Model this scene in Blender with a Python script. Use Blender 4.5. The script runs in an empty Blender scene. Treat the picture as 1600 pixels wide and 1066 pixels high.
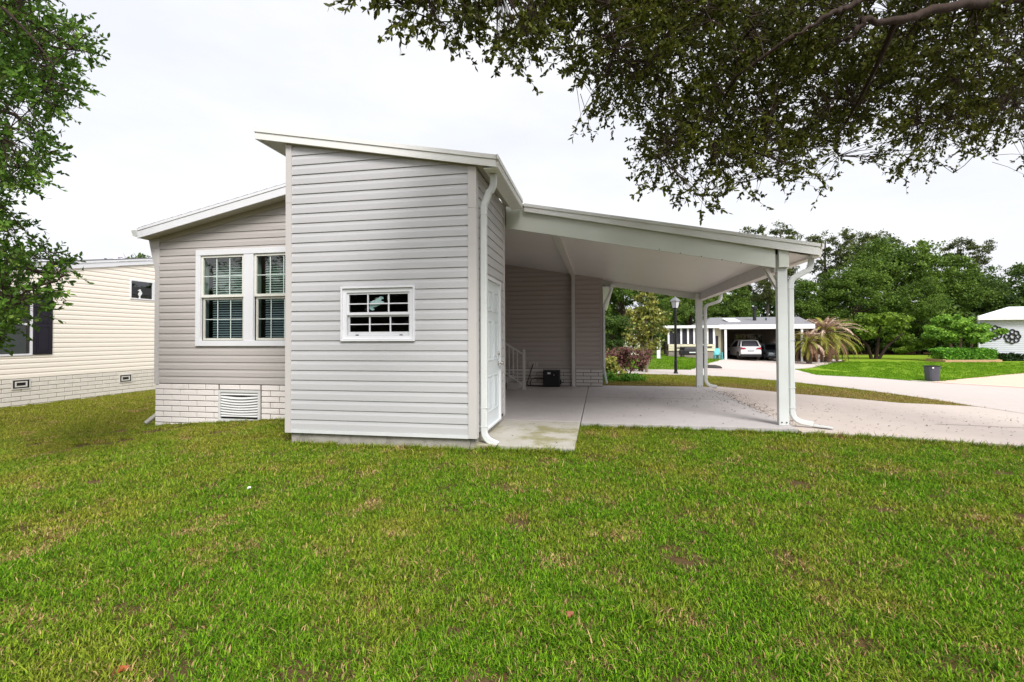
import bpy, bmesh, math, random
import numpy as np
from mathutils import Vector, Matrix
R_ = math.radians
random.seed(7)
scene = bpy.context.scene
COL = scene.collection

# ---------------------------------------------------------------- camera
cam_d = bpy.data.cameras.new('camera'); cam = bpy.data.objects.new('camera', cam_d); COL.objects.link(cam)
FPX, YAW, PIT, ROL, CY, H = 746.15, R_(10.36), R_(.8877), R_(-.2136), 515.9, 1.38
fw = Vector((-math.sin(YAW)*math.cos(PIT), math.cos(YAW)*math.cos(PIT), math.sin(PIT)))
rt0 = Vector((math.cos(YAW), math.sin(YAW), 0)); up0 = rt0.cross(fw)
RT = math.cos(ROL)*rt0 + math.sin(ROL)*up0; UP = -math.sin(ROL)*rt0 + math.cos(ROL)*up0
M = Matrix((RT, UP, -fw)).transposed().to_4x4(); M.translation = Vector((0, 0, H))
cam.matrix_world = M
cam_d.sensor_width = 36; cam_d.sensor_fit = 'HORIZONTAL'; cam_d.lens = FPX/1600*36
cam_d.shift_y = -(533-CY)/1600; cam_d.clip_start = .05; cam_d.clip_end = 2000
scene.camera = cam

# ---------------------------------------------------------------- sky, sun, exposure
SUN_EL, SUN_AZ = R_(47), R_(146)          # azimuth clockwise from +Y
w = bpy.data.worlds.new('World'); scene.world = w; w.use_nodes = True
nt = w.node_tree; nt.nodes.clear()
sky = nt.nodes.new('ShaderNodeTexSky'); sky.sky_type = 'NISHITA'; sky.sun_disc = False
sky.sun_elevation = SUN_EL; sky.sun_rotation = SUN_AZ; sky.air_density = 1.0; sky.dust_density = 6.0
hs = nt.nodes.new('ShaderNodeHueSaturation'); hs.inputs['Saturation'].default_value = .25
mx = nt.nodes.new('ShaderNodeMix'); mx.data_type = 'RGBA'; mx.inputs[0].default_value = .75
mx.inputs[7].default_value = (6.9, 6.95, 7.15, 1)      # the even white of an overcast sky
bg = nt.nodes.new('ShaderNodeBackground'); bg.inputs['Strength'].default_value = .15
wo = nt.nodes.new('ShaderNodeOutputWorld')
nt.links.new(sky.outputs[0], hs.inputs['Color']); nt.links.new(hs.outputs[0], mx.inputs[6])
tcw = nt.nodes.new('ShaderNodeTexCoord'); mpw = nt.nodes.new('ShaderNodeMapping'); mpw.inputs['Scale'].default_value = (1.2, 1.2, 3.5)
cl = nt.nodes.new('ShaderNodeTexNoise'); cl.inputs['Scale'].default_value = 1.6; cl.inputs['Detail'].default_value = 7; cl.inputs['Roughness'].default_value = .55
nt.links.new(tcw.outputs['Generated'], mpw.inputs['Vector']); nt.links.new(mpw.outputs[0], cl.inputs['Vector'])
cr_ = nt.nodes.new('ShaderNodeValToRGB'); cr_.color_ramp.elements[0].position = .36; cr_.color_ramp.elements[1].position = .62
cr_.color_ramp.elements[0].color = (.885, .90, .945, 1); cr_.color_ramp.elements[1].color = (1, 1, 1, 1); nt.links.new(cl.outputs['Fac'], cr_.inputs[0])
mc = nt.nodes.new('ShaderNodeMix'); mc.data_type = 'RGBA'; mc.blend_type = 'MULTIPLY'; mc.inputs[0].default_value = 1
nt.links.new(mx.outputs[2], mc.inputs[6]); nt.links.new(cr_.outputs[0], mc.inputs[7])
nt.links.new(mc.outputs[2], bg.inputs['Color']); nt.links.new(bg.outputs[0], wo.inputs['Surface'])
sd = bpy.data.lights.new('sun', 'SUN'); sd.energy = 3.3; sd.angle = R_(22); sd.color = (1, .975, .94)
so = bpy.data.objects.new('sun', sd); COL.objects.link(so)
sdir = Vector((math.sin(SUN_AZ)*math.cos(SUN_EL), math.cos(SUN_AZ)*math.cos(SUN_EL), math.sin(SUN_EL)))
so.rotation_euler = sdir.to_track_quat('Z', 'Y').to_euler()
vs = scene.view_settings; vs.view_transform = 'Standard'; vs.look = 'None'; vs.gamma = 1; vs.exposure = 0.25
scene.view_settings.use_curve_mapping = False
cy = scene.cycles
cy.max_bounces = 6; cy.diffuse_bounces = 4; cy.glossy_bounces = 3; cy.transmission_bounces = 4; cy.transparent_max_bounces = 8
cy.caustics_reflective = False; cy.caustics_refractive = False
cy.use_denoising = True

# ---------------------------------------------------------------- pixel -> place (1600 x 1066 photograph)
def ray(x, y): return fw + RT*((x-800)/FPX) - UP*((y-CY)/FPX)
CP = Vector((0, 0, H))
def onY(x, y, Y): d = ray(x, y); return CP + d*(Y/d.y)
def onX(x, y, X): d = ray(x, y); return CP + d*(X/d.x)
def atD(x, y, D): return CP + ray(x, y)*D
def sm(t): t = min(max(t, 0), 1); return t*t*(3-2*t)
def T(x, y): return -.6*sm((x-3)/12) - .15*sm((y-20)/20) - .3*sm((-x-4)/6)
def G(x, y):
    d = ray(x, y); t = .5
    while t < 300:
        P = CP + d*t
        if P.z < T(P.x, P.y): return P
        t += .02
    return P

# ---------------------------------------------------------------- materials
MATS = {}
def mat(name, c, rough=.6, c2=None, scale=4., amt=.5, bump=0., bscale=60., metal=0., spec=.4, stretch=None, c3=None, scale3=.6, th3=.6):
    if name in MATS: return MATS[name]
    m = bpy.data.materials.new(name); m.use_nodes = True; t = m.node_tree; N = t.nodes; L = t.links
    b = N['Principled BSDF']; b.inputs['Roughness'].default_value = rough; b.inputs['Metallic'].default_value = metal
    b.inputs['Specular IOR Level'].default_value = spec
    geo = N.new('ShaderNodeNewGeometry'); src = geo.outputs['Position']
    if stretch:
        mp = N.new('ShaderNodeMapping'); mp.inputs['Scale'].default_value = stretch; L.new(src, mp.inputs['Vector']); src = mp.outputs[0]
    if c2 is None: c2 = tuple(v*.86 for v in c)
    n = N.new('ShaderNodeTexNoise'); n.inputs['Scale'].default_value = scale; n.inputs['Detail'].default_value = 6; n.inputs['Roughness'].default_value = .65
    L.new(src, n.inputs['Vector'])
    rp = N.new('ShaderNodeValToRGB'); rp.color_ramp.elements[0].position = .5-amt/2; rp.color_ramp.elements[1].position = .5+amt/2
    rp.color_ramp.elements[0].color = (*c2, 1); rp.color_ramp.elements[1].color = (*c, 1)
    L.new(n.outputs['Fac'], rp.inputs[0]); out = rp.outputs[0]
    if c3:
        n3 = N.new('ShaderNodeTexNoise'); n3.inputs['Scale'].default_value = scale3; n3.inputs['Detail'].default_value = 8; n3.inputs['Roughness'].default_value = .7
        L.new(src, n3.inputs['Vector'])
        r3 = N.new('ShaderNodeValToRGB'); r3.color_ramp.elements[0].position = th3; r3.color_ramp.elements[1].position = th3+.14
        L.new(n3.outputs['Fac'], r3.inputs[0])
        mm = N.new('ShaderNodeMix'); mm.data_type = 'RGBA'; L.new(r3.outputs[0], mm.inputs[0]); L.new(out, mm.inputs[6]); mm.inputs[7].default_value = (*c3, 1)
        out = mm.outputs[2]
    L.new(out, b.inputs['Base Color'])
    if bump:
        nb = N.new('ShaderNodeTexNoise'); nb.inputs['Scale'].default_value = bscale; nb.inputs['Detail'].default_value = 5; L.new(src, nb.inputs['Vector'])
        bp = N.new('ShaderNodeBump'); bp.inputs['Strength'].default_value = bump; bp.inputs['Distance'].default_value = .01
        L.new(nb.outputs['Fac'], bp.inputs['Height']); L.new(bp.outputs[0], b.inputs['Normal'])
    MATS[name] = m; return m

def leafmat(name, c, c2, c3=None, w3=.12, trans=.3, nscale=1.2, rough=.5, spec=.12):
    """foliage: per-leaf attribute r picks the shade, noise in the place varies it; some light passes through"""
    m = bpy.data.materials.new(name); m.use_nodes = True; t = m.node_tree; N = t.nodes; L = t.links
    b = N['Principled BSDF']; b.inputs['Roughness'].default_value = rough; b.inputs['Specular IOR Level'].default_value = spec
    at = N.new('ShaderNodeAttribute'); at.attribute_name = 'r'
    geo = N.new('ShaderNodeNewGeometry'); n = N.new('ShaderNodeTexNoise'); n.inputs['Scale'].default_value = nscale; n.inputs['Detail'].default_value = 3
    L.new(geo.outputs['Position'], n.inputs['Vector'])
    ma = N.new('ShaderNodeMath'); ma.operation = 'MULTIPLY_ADD'; ma.inputs[1].default_value = 1.6; ma.inputs[2].default_value = -.3
    L.new(n.outputs['Fac'], ma.inputs[0])
    av = N.new('ShaderNodeMix'); av.data_type = 'FLOAT'; av.inputs[0].default_value = .5; L.new(at.outputs['Fac'], av.inputs[2]); L.new(ma.outputs[0], av.inputs[3])
    rp = N.new('ShaderNodeValToRGB'); e = rp.color_ramp.elements; e[0].position = .2; e[1].position = .8; e[0].color = (*c2, 1); e[1].color = (*c, 1)
    L.new(av.outputs[0], rp.inputs[0]); out = rp.outputs[0]
    if c3:
        gt = N.new('ShaderNodeMath'); gt.operation = 'GREATER_THAN'; gt.inputs[1].default_value = 1-w3; L.new(at.outputs['Fac'], gt.inputs[0])
        mm = N.new('ShaderNodeMix'); mm.data_type = 'RGBA'; L.new(gt.outputs[0], mm.inputs[0]); L.new(out, mm.inputs[6]); mm.inputs[7].default_value = (*c3, 1); out = mm.outputs[2]
    L.new(out, b.inputs['Base Color'])
    tr = N.new('ShaderNodeBsdfTranslucent'); L.new(out, tr.inputs['Color'])
    ms = N.new('ShaderNodeMixShader'); ms.inputs[0].default_value = trans
    L.new(b.outputs[0], ms.inputs[1]); L.new(tr.outputs[0], ms.inputs[2]); L.new(ms.outputs[0], N['Material Output'].inputs['Surface'])
    return m

def glassmat(name, tint, f0=.06, boost=1.0):
    m = bpy.data.materials.new(name); m.use_nodes = True; t = m.node_tree; N = t.nodes; L = t.links; N.clear()
    tr = N.new('ShaderNodeBsdfTransparent'); tr.inputs[0].default_value = (*tint, 1)
    gl = N.new('ShaderNodeBsdfGlossy'); gl.inputs['Roughness'].default_value = .02
    ge = N.new('ShaderNodeNewGeometry'); dt = N.new('ShaderNodeVectorMath'); dt.operation = 'DOT_PRODUCT'
    L.new(ge.outputs['Normal'], dt.inputs[0]); L.new(ge.outputs['Incoming'], dt.inputs[1])
    ab = N.new('ShaderNodeMath'); ab.operation = 'ABSOLUTE'; L.new(dt.outputs['Value'], ab.inputs[0])
    iv = N.new('ShaderNodeMath'); iv.operation = 'SUBTRACT'; iv.inputs[0].default_value = 1; L.new(ab.outputs[0], iv.inputs[1])
    pw = N.new('ShaderNodeMath'); pw.operation = 'POWER'; pw.inputs[1].default_value = 5; L.new(iv.outputs[0], pw.inputs[0])
    mu = N.new('ShaderNodeMath'); mu.operation = 'MULTIPLY_ADD'; mu.inputs[1].default_value = .9*boost; mu.inputs[2].default_value = f0+.04; mu.use_clamp = True
    L.new(pw.outputs[0], mu.inputs[0])
    nz = N.new('ShaderNodeTexNoise'); nz.inputs['Scale'].default_value = 3; bp = N.new('ShaderNodeBump'); bp.inputs['Strength'].default_value = .04
    L.new(nz.outputs['Fac'], bp.inputs['Height']); L.new(bp.outputs[0], gl.inputs['Normal'])
    ms = N.new('ShaderNodeMixShader'); L.new(mu.outputs[0], ms.inputs[0]); L.new(tr.outputs[0], ms.inputs[1]); L.new(gl.outputs[0], ms.inputs[2])
    o = N.new('ShaderNodeOutputMaterial'); L.new(ms.outputs[0], o.inputs['Surface']); return m

m_siding = mat('siding_vinyl', (.52, .515, .525), .55, (.49, .485, .495), 1.2, .6, .12, 90, stretch=(1, 1, 6))
m_siding_d = mat('siding_vinyl_wing', (.50, .465, .445), .55, (.47, .435, .415), 1.2, .6, .12, 90, stretch=(1, 1, 6))
m_trim = mat('corner_trim_vinyl', (.58, .55, .535), .5, (.55, .52, .505), 3, .5)
m_fascia = mat('fascia_aluminium', (.84, .84, .84), .45, (.76, .755, .71), 5, .6, stretch=(1, 1, 3))
m_white = mat('white_vinyl', (.80, .80, .83), .35, (.77, .77, .80), 5, .5)
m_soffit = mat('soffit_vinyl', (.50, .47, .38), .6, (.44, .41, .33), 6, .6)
m_ceil = mat('carport_pan', (.86, .83, .81), .4, (.82, .79, .77), 2, .6)
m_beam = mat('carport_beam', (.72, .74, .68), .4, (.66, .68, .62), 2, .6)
m_spout = mat('downspout_paint', (.68, .705, .70), .35, (.63, .65, .635), 6, .5)
m_brick = mat('skirt_block', (.88, .83, .81), .85, (.80, .74, .71), 30, .7, .5, 120, c3=(.74, .67, .62), scale3=4, th3=.58)
m_joint = mat('skirt_joint', (.16, .13, .11), .9, (.10, .08, .07), 20)
m_found = mat('foundation_concrete', (.42, .40, .36), .9, (.25, .23, .19), 9, .7, .7, 60, c3=(.13, .12, .10), scale3=5, th3=.55)
m_slab = mat('slab_concrete', (.49, .455, .445), .85, (.42, .39, .38), 3, .7, .25, 150, c3=(.36, .33, .30), scale3=1.6, th3=.62)
m_walk = mat('walk_concrete', (.50, .47, .43), .9, (.37, .35, .29), 3, .7, .4, 120, c3=(.27, .25, .13), scale3=2.0, th3=.46)
m_drive = mat('driveway_concrete', (.57, .49, .44), .85, (.49, .42, .375), 1.5, .7, .25, 120, c3=(.50, .43, .38), scale3=1.1, th3=.64)
m_road = mat('road_surface', (.54, .48, .445), .9, (.47, .415, .385), 2.5, .8, .3, 100, c3=(.50, .44, .41), scale3=.8, th3=.62)
m_peach = mat('peach_driveway', (.70, .50, .39), .9, (.64, .45, .35), 2.0, .7)
m_black = mat('black_plastic', (.018, .017, .02), .45, (.012, .012, .014), 9)
m_blackpaint = mat('black_paint', (.015, .015, .016), .35, (.01, .01, .01), 9)
m_steel = mat('brushed_metal', (.55, .53, .50), .3, metal=.9)
m_door = mat('door_paint', (.74, .79, .82), .4, (.70, .75, .78), 4, .6)
m_inside = mat('plywood_inside', (.10, .085, .07), .9, (.07, .06, .05), 4)
m_shingle = mat('roof_shingle', (.22, .215, .22), .95, (.14, .135, .14), 14, .8, .6, 40)
m_shingle_l = mat('roof_shingle_light', (.25, .25, .27), .95, (.18, .18, .19), 5, .8, .4, 20)
m_cream = mat('cream_siding', (.93, .86, .76), .55, (.91, .83, .73), 1.5, .6, stretch=(1, 1, 6))
m_creamline = mat('cream_siding_lip', (.80, .70, .57), .6)
m_shutter = mat('shutter_paint', (.020, .016, .030), .45, (.014, .012, .02), 9)
m_bark = mat('oak_bark', (.050, .028, .018), .95, (.020, .012, .009), 14, .8, 1.0, 40, stretch=(1, 1, .35))
m_barkpine = mat('pine_bark', (.13, .10, .085), .95, (.05, .04, .035), 5, .8, 1.0, 30, stretch=(1, 1, .35))
m_rail = mat('rail_paint', (.62, .61, .58), .4, (.58, .57, .54), 8)
m_slat = mat('blind_slat', (.86, .90, .87), .5)
m_glass_up = glassmat('glass_upper', (.58, .67, .63), .10, 1.1)
m_glass_lo = glassmat('glass_lower', (.34, .40, .42), .03, .5)
m_glass_shed = glassmat('glass_shed', (.8, .82, .8), .0, .25)
m_glass_far = glassmat('glass_far', (.3, .35, .36), .12, 1.0)
m_teal = mat('teal_plastic', (.10, .50, .52), .4, (.07, .38, .42), 9)
m_figure = mat('cutout_teal', (.36, .66, .70), .5, (.66, .78, .78), 30, .3)
m_whitecut = mat('cutout_white', (.85, .87, .87), .5)
m_bolt = mat('bolt_dark', (.04, .04, .06), .5)
m_cord = mat('cord_rubber', (.02, .018, .018), .5)

# ---------------------------------------------------------------- mesh builder
class MB:
    def __init__(s): s.v = []; s.f = []
    def add(s, vs, fs):
        o = len(s.v); s.v += [tuple(p) for p in vs]; s.f += [tuple(i+o for i in f) for f in fs]; return s
    def box(s, x0, x1, y0, y1, z0, z1):
        return s.add([(x0,y0,z0),(x1,y0,z0),(x1,y1,z0),(x0,y1,z0),(x0,y0,z1),(x1,y0,z1),(x1,y1,z1),(x0,y1,z1)],
                     [(0,3,2,1),(4,5,6,7),(0,1,5,4),(1,2,6,5),(2,3,7,6),(3,0,4,7)])
    def bar(s, a, b, wx, wz, side=None):
        """rectangular bar from a to b; wx across, wz in the other direction"""
        a = Vector(a); b = Vector(b); d = (b-a).normalized()
        u = Vector(side) if side else (Vector((0,0,1)).cross(d) if abs(d.z) < .95 else Vector((1,0,0)))
        u = (u - d*u.dot(d)).normalized(); v = d.cross(u)
        vs = [p + u*(sx*wx/2) + v*(sz*wz/2) for p in (a, b) for sx, sz in ((-1,-1),(1,-1),(1,1),(-1,1))]
        return s.add(vs, [(0,3,2,1),(4,5,6,7),(0,1,5,4),(1,2,6,5),(2,3,7,6),(3,0,4,7)])
    def slab(s, pts, off):
        """polygon pts (list of points) thickened by vector off"""
        n = len(pts); off = Vector(off); a = [Vector(p) for p in pts]; b = [p+off for p in a]
        return s.add(a+b, [tuple(range(n))[::-1], tuple(range(n, 2*n))] + [(i, (i+1) % n, n+(i+1) % n, n+i) for i in range(n)])
    def quad(s, a, b, c, d): return s.add([a, b, c, d], [(0,1,2,3)])
    def tube(s, pts, r, n=10, rect=None, cap=True):
        """round tube (r number or list) or rectangular (rect=(w,h)) along pts"""
        pts = [Vector(p) for p in pts]; k = len(pts); base = len(s.v); ref = None
        for i, p in enumerate(pts):
            d = (pts[min(i+1, k-1)] - pts[max(i-1, 0)]).normalized()
            if ref is None: ref = Vector((0,0,1)) if abs(d.z) < .9 else Vector((0,1,0))
            u = ref.cross(d)
            if u.length < 1e-4: u = Vector((1,0,0)).cross(d)
            u.normalize(); v = d.cross(u)
            ref = v
            if rect:
                w_, h_ = rect; c = .22
                sec = [(-w_/2+c*h_, -h_/2), (w_/2-c*h_, -h_/2), (w_/2, -h_/2+c*h_), (w_/2, h_/2-c*h_), (w_/2-c*h_, h_/2), (-w_/2+c*h_, h_/2), (-w_/2, h_/2-c*h_), (-w_/2, -h_/2+c*h_)]
                for a, b in sec: s.v.append(tuple(p + u*a + v*b))
                m_ = 8
            else:
                rr = r[i] if isinstance(r, (list, tuple)) else r
                for j in range(n):
                    a = 2*math.pi*j/n; s.v.append(tuple(p + u*(rr*math.cos(a)) + v*(rr*math.sin(a))))
                m_ = n
        for i in range(k-1):
            for j in range(m_):
                a = base+i*m_+j; b = base+i*m_+(j+1) % m_; s.f.append((a, b, b+m_, a+m_))
        if cap: s.f.append(tuple(base+j for j in range(m_))[::-1]); s.f.append(tuple(base+(k-1)*m_+j for j in range(m_)))
        return s
    def lathe(s, prof, c, n=20):
        base = len(s.v); c = Vector(c)
        for r, z in prof:
            for j in range(n):
                a = 2*math.pi*j/n; s.v.append((c.x+r*math.cos(a), c.y+r*math.sin(a), c.z+z))
        for i in range(len(prof)-1):
            for j in range(n):
                a = base+i*n+j; b = base+i*n+(j+1) % n; s.f.append((a, b, b+n, a+n))
        s.f.append(tuple(base+j for j in range(n))[::-1]); s.f.append(tuple(base+(len(prof)-1)*n+j for j in range(n)))
        return s
    def build(s, name, m, parent=None, smooth=False, bevel=0):
        me = bpy.data.meshes.new(name); me.from_pydata(s.v, [], s.f); me.materials.append(m)
        bm = bmesh.new(); bm.from_mesh(me)
        bmesh.ops.recalc_face_normals(bm, faces=bm.faces)
        if bevel: bmesh.ops.bevel(bm, geom=[e for e in bm.edges if len(e.link_faces) == 2 and e.calc_face_angle(0) > .5], offset=bevel, segments=2, affect='EDGES', profile=.6)
        bm.to_mesh(me); bm.free()
        if smooth: me.polygons.foreach_set('use_smooth', [True]*len(me.polygons))
        o = bpy.data.objects.new(name, me); COL.objects.link(o)
        if parent: o.parent = parent; o.matrix_parent_inverse = parent.matrix_world.inverted()
        return o

def tag(o, label, cat, group=None, kind=None):
    if label: o['label'] = label
    if cat: o['category'] = cat
    if group: o['group'] = group
    if kind: o['kind'] = kind
    return o
def thing(name, loc, label, cat, group=None):
    o = bpy.data.objects.new(name, None); o.empty_display_size = .2; COL.objects.link(o); o.location = loc
    o.matrix_world = Matrix.Translation(Vector(loc)); return tag(o, label, cat, group)
def npmesh(name, V, F, m, parent=None, r=None, smooth=False):
    V = np.asarray(V, dtype=np.float32); F = np.asarray(F, dtype=np.int32); nf, k = F.shape
    me = bpy.data.meshes.new(name); me.vertices.add(len(V)); me.vertices.foreach_set('co', V.ravel())
    me.loops.add(nf*k); me.loops.foreach_set('vertex_index', F.ravel())
    me.polygons.add(nf); me.polygons.foreach_set('loop_start', np.arange(nf, dtype=np.int32)*k)
    if smooth: me.polygons.foreach_set('use_smooth', np.ones(nf, dtype=bool))
    if r is not None:
        a = me.attributes.new('r', 'FLOAT', 'FACE'); a.data.foreach_set('value', np.asarray(r, dtype=np.float32))
    me.update(calc_edges=True); me.materials.append(m)
    o = bpy.data.objects.new(name, me)
    COL.objects.link(o)
    if parent: o.parent = parent; o.matrix_parent_inverse = parent.matrix_world.inverted()
    return o

def clip_half(poly, a, b, keep_below=True):
    """clip (u,z) polygon to z <= a + b*u"""
    out = []
    f = lambda p: (a + b*p[0]) - p[1]
    for i in range(len(poly)):
        p, q = poly[i], poly[(i+1) % len(poly)]; fp, fq = f(p), f(q)
        if fp >= 0: out.append(p)
        if (fp >= 0) != (fq >= 0):
            t = fp/(fp-fq); out.append((p[0]+(q[0]-p[0])*t, p[1]+(q[1]-p[1])*t))
    return out
def siding(mb, P, regions, zb, c=.1289, tops=(), lip=.0135):
    """dutch-lap courses; P(u, z, off) -> point; regions (u0,u1,z0,z1); tops: (a,b) lines cutting the top"""
    prof = [(0, lip), (.56*c, lip-.002), (.74*c, .006), (.90*c, .003), (c, .0)]
    for u0, u1, z0, z1 in regions:
        k0 = int(math.floor((z0-zb)/c)); k1 = int(math.ceil((z1-zb)/c))
        for k in range(k0, k1):
            b = zb+k*c
            for (sa, oa), (sb, ob) in zip(prof[:-1], prof[1:]):
                za, zc = b+sa, b+sb
                lo, hi = max(za, z0), min(zc, z1)
                if hi-lo < 1e-5: continue
                poly = [(u0, lo), (u1, lo), (u1, hi), (u0, hi)]
                for a_, b_ in tops:
                    poly = clip_half(poly, a_, b_)
                    if len(poly) < 3: break
                if len(poly) < 3: continue
                pts = [P(u, z, oa+(ob-oa)*(z-za)/(zc-za)) for u, z in poly]
                mb.add(pts, [tuple(range(len(pts)))])
            if b >= z0-1e-6 and b < z1:         # underside of the lip
                ua, ub = u0, u1
                for a_, b_ in tops:
                    if b_ > 0: ua = max(ua, (b-a_)/b_)
                    elif b_ < 0: ub = min(ub, (b-a_)/b_)
                if ub > ua: mb.add([P(ua, b, 0), P(ub, b, 0), P(ub, b, lip), P(ua, b, lip)], [(0,1,2,3)])
def blocks(mb, P, u0, u1, z0, z1, L=.352, c=.1, seed=0, holes=(), gap=.011):
    """split-face skirting blocks in running bond, each a raised pillow"""
    rnd = random.Random(seed); k = 0; z = z1
    while z > z0+.01:
        zl = max(z-c, z0)
        u = u0 - (L/2 if k % 2 else 0)
        while u < u1:
            a, b = max(u, u0), min(u+L, u1); u += L
            segs = [(a, b)]
            for hu0, hu1, hz0, hz1 in holes:
                if zl < hz1-.01 and z > hz0+.01:
                    ns = []
                    for p, q in segs:
                        if q <= hu0 or p >= hu1: ns.append((p, q)); continue
                        if p < hu0: ns.append((p, hu0))
                        if q > hu1: ns.append((hu1, q))
                    segs = ns
            for p, q in segs:
                if q-p < .03: continue
                g = gap/2; o = .012+rnd.random()*.004; i = .006
                A = [(p+g, zl+g), (q-g, zl+g), (q-g, z-g), (p+g, z-g)]
                B = [(p+g+i, zl+g+i), (q-g-i, zl+g+i), (q-g-i, z-g-i), (p+g+i, z-g-i)]
                mb.add([P(*t, 0) for t in A]+[P(*t, o) for t in B], [(4,5,6,7),(0,1,5,4),(1,2,6,5),(2,3,7,6),(3,0,4,7)])
        z -= c; k += 1

# ================================================================ SETTING
def terrain():
    xs = sorted(set([-400,-250,-150,-100,-70,-50,-40] + list(range(-30, 61)) + [70,90,120,170,260,400]))
    ys = sorted(set([-300,-150,-80,-50,-30,-20] + list(range(-10, 61)) + [70,90,130,200,300,500]))
    V = [(x, y, T(x, y)) for y in ys for x in xs]; n = len(xs)
    F = [(j*n+i, j*n+i+1, (j+1)*n+i+1, (j+1)*n+i) for j in range(len(ys)-1) for i in range(n-1)]
    return V, F
m_lawn = mat('lawn_soil', (.125, .085, .035), 1.0, (.07, .045, .025), 30, .5, 1.0, 90, spec=.05, c3=(.22, .13, .08), scale3=7, th3=.56)
m_lawnfar = mat('lawn_far', (.23, .34, .028), 1.0, (.15, .235, .02), 1.6, .5, .9, 30, spec=.05, c3=(.13, .17, .03), scale3=.55, th3=.6, stretch=(.5, 1.6, 1))
V, F = terrain()
g = npmesh('ground', V, F, m_lawn, smooth=True); g['kind'] = 'structure'

def sheet(name, pts, dz, m, step=1.0, thick=0):
    bm = bmesh.new(); bm.faces.new([bm.verts.new((x, y, 0)) for x, y in pts])
    bmesh.ops.triangulate(bm, faces=bm.faces)
    x0 = min(p[0] for p in pts); x1 = max(p[0] for p in pts); y0 = min(p[1] for p in pts); y1 = max(p[1] for p in pts)
    for ax, lo, hi in ((0, x0, x1), (1, y0, y1)):
        t = math.floor(lo)+step
        while t < hi:
            co = (t, 0, 0) if ax == 0 else (0, t, 0); no = (1,0,0) if ax == 0 else (0,1,0)
            bmesh.ops.bisect_plane(bm, geom=bm.verts[:]+bm.edges[:]+bm.faces[:], plane_co=co, plane_no=no); t += step
    if thick:
        r_ = bmesh.ops.extrude_face_region(bm, geom=bm.faces[:])
        for e in r_['geom']:
            if isinstance(e, bmesh.types.BMVert): e.co.z = 1
    bmesh.ops.recalc_face_normals(bm, faces=bm.faces)
    for v in bm.verts:
        z = T(v.co.x, v.co.y) + dz
        if thick and v.co.z < .5: z -= thick
        v.co.z = z
    for f in bm.faces:
        if not thick and f.normal.z < 0: f.normal_flip()
    me = bpy.data.meshes.new(name); bm.to_mesh(me); bm.free(); me.materials.append(m)
    o = bpy.data.objects.new(name, me); COL.objects.link(o); o['kind'] = 'structure'; return o

ROAD = [(-30,18.3),(1.5,18.1),(4.2,17.6),(6.1,16.6),(7.5,15.2),(8.2,13.9),(8.45,12.6),(8.6,11.5),(9.2,6),(9.6,-10),(18,-10),(17.5,15),(15.5,20.9),(13.5,22.9),(12,24.2),(8.2,22.3),(3.6,20.6),(-30,21)]
DRIVE = [(2.78,7.32),(5.27,7.1),(9.2,6.6),(8.6,11.5),(8.3,12.35),(8.1,12.33),(6.4,11.75),(4.55,12.4),(3.12,13.62),(2.78,13.4)]
FARDRIVE = [(3.65,20.5),(10.04,42.3),(10.04,49),(21,49),(21,46.5),(10.96,30.2),(9.2,22.7),(8.2,22.25)]
PEACH = [(13.45,22.85),(22.6,30.4),(34,40),(50,40),(30,20),(17,16),(15.4,20.85)]
sheet('road', ROAD, .03, m_road, thick=.06)
sheet('driveway', DRIVE, .045, m_drive, thick=.08)
sheet('driveway_far', FARDRIVE, .035, mat('far_drive', (.60,.52,.48), .9, (.49,.42,.39), 1.2, .8, c3=(.45,.38,.34), scale3=.9, th3=.6), thick=.06)
sheet('driveway_peach', PEACH, .035, m_peach, thick=.06)
LAWN2 = [(9.3,22.9),(11.1,30.2),(21.2,46.2),(22,60),(60,60),(59,42),(34.2,40.3),(22.6,30.6),(13.4,23.0),(12.0,24.3)]
sheet('lawn_across', LAWN2, .02, m_lawnfar)
LAWN3 = [(-30,21.1),(3.5,20.7),(9.9,42.3),(9.9,59),(-30,59)]
sheet('lawn_porch', LAWN3, .02, mat('lawn_mid', (.16, .23, .03), 1.0, (.10, .14, .025), 1.6, .6, .6, 30, spec=.05, c3=(.27,.25,.08), scale3=.6, th3=.55))
# near slab and walk, with the joint between them
mb = MB(); mb.box(-.285, 2.77, 7.42, 13.22, -.12, .07); mb.build('slab', m_slab, bevel=.008)['kind'] = 'structure'
mb = MB(); mb.box(-3.6, -.297, 7.49, 13.22, -.12, .07); mb.build('slab', m_slab, bevel=.008)['kind'] = 'structure'
mb = MB(); mb.box(-1.6, -.30, 5.72, 7.482, -.12, .066); mb.build('path', m_walk, bevel=.012)['kind'] = 'structure'
# kerb line along the road edge by the driveways
def strip_line(name, pts, wdt, dz, m):
    P = [Vector((x, y, 0)) for x, y in pts]; L_, R2 = [], []
    for i, p in enumerate(P):
        d = (P[min(i+1, len(P)-1)]-P[max(i-1, 0)]).normalized(); n = Vector((-d.y, d.x, 0)); L_.append(p+n*wdt/2); R2.append(p-n*wdt/2)
    return sheet(name, [(p.x, p.y) for p in L_]+[(p.x, p.y) for p in R2[::-1]], dz, m)
m_crack = mat('joint_dark', (.30, .26, .23), .95, (.20,.17,.15), 10)
strip_line('gutter_line', [(8.3,12.4),(8.62,11.4),(9.25,6),(9.6,-6)], .05, .05, m_crack)
strip_line('gutter_line', [(3.7,21.0),(8.2,22.75),(12.0,24.7),(13.8,23.1),(15.9,20.9),(17.9,15)], .06, .042, m_crack)
kb = strip_line('kerb', [(13.2,23.35),(14.4,22.3),(15.7,21.1),(17.7,15)], .22, .048, mat('kerb_pale', (.78,.72,.66), .9))
mb = MB(); mb.box(-3.2, 2.77, 10.60, 10.612, .060, .0715); mb.build('slab_joint', m_crack)['kind'] = 'structure'
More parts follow.
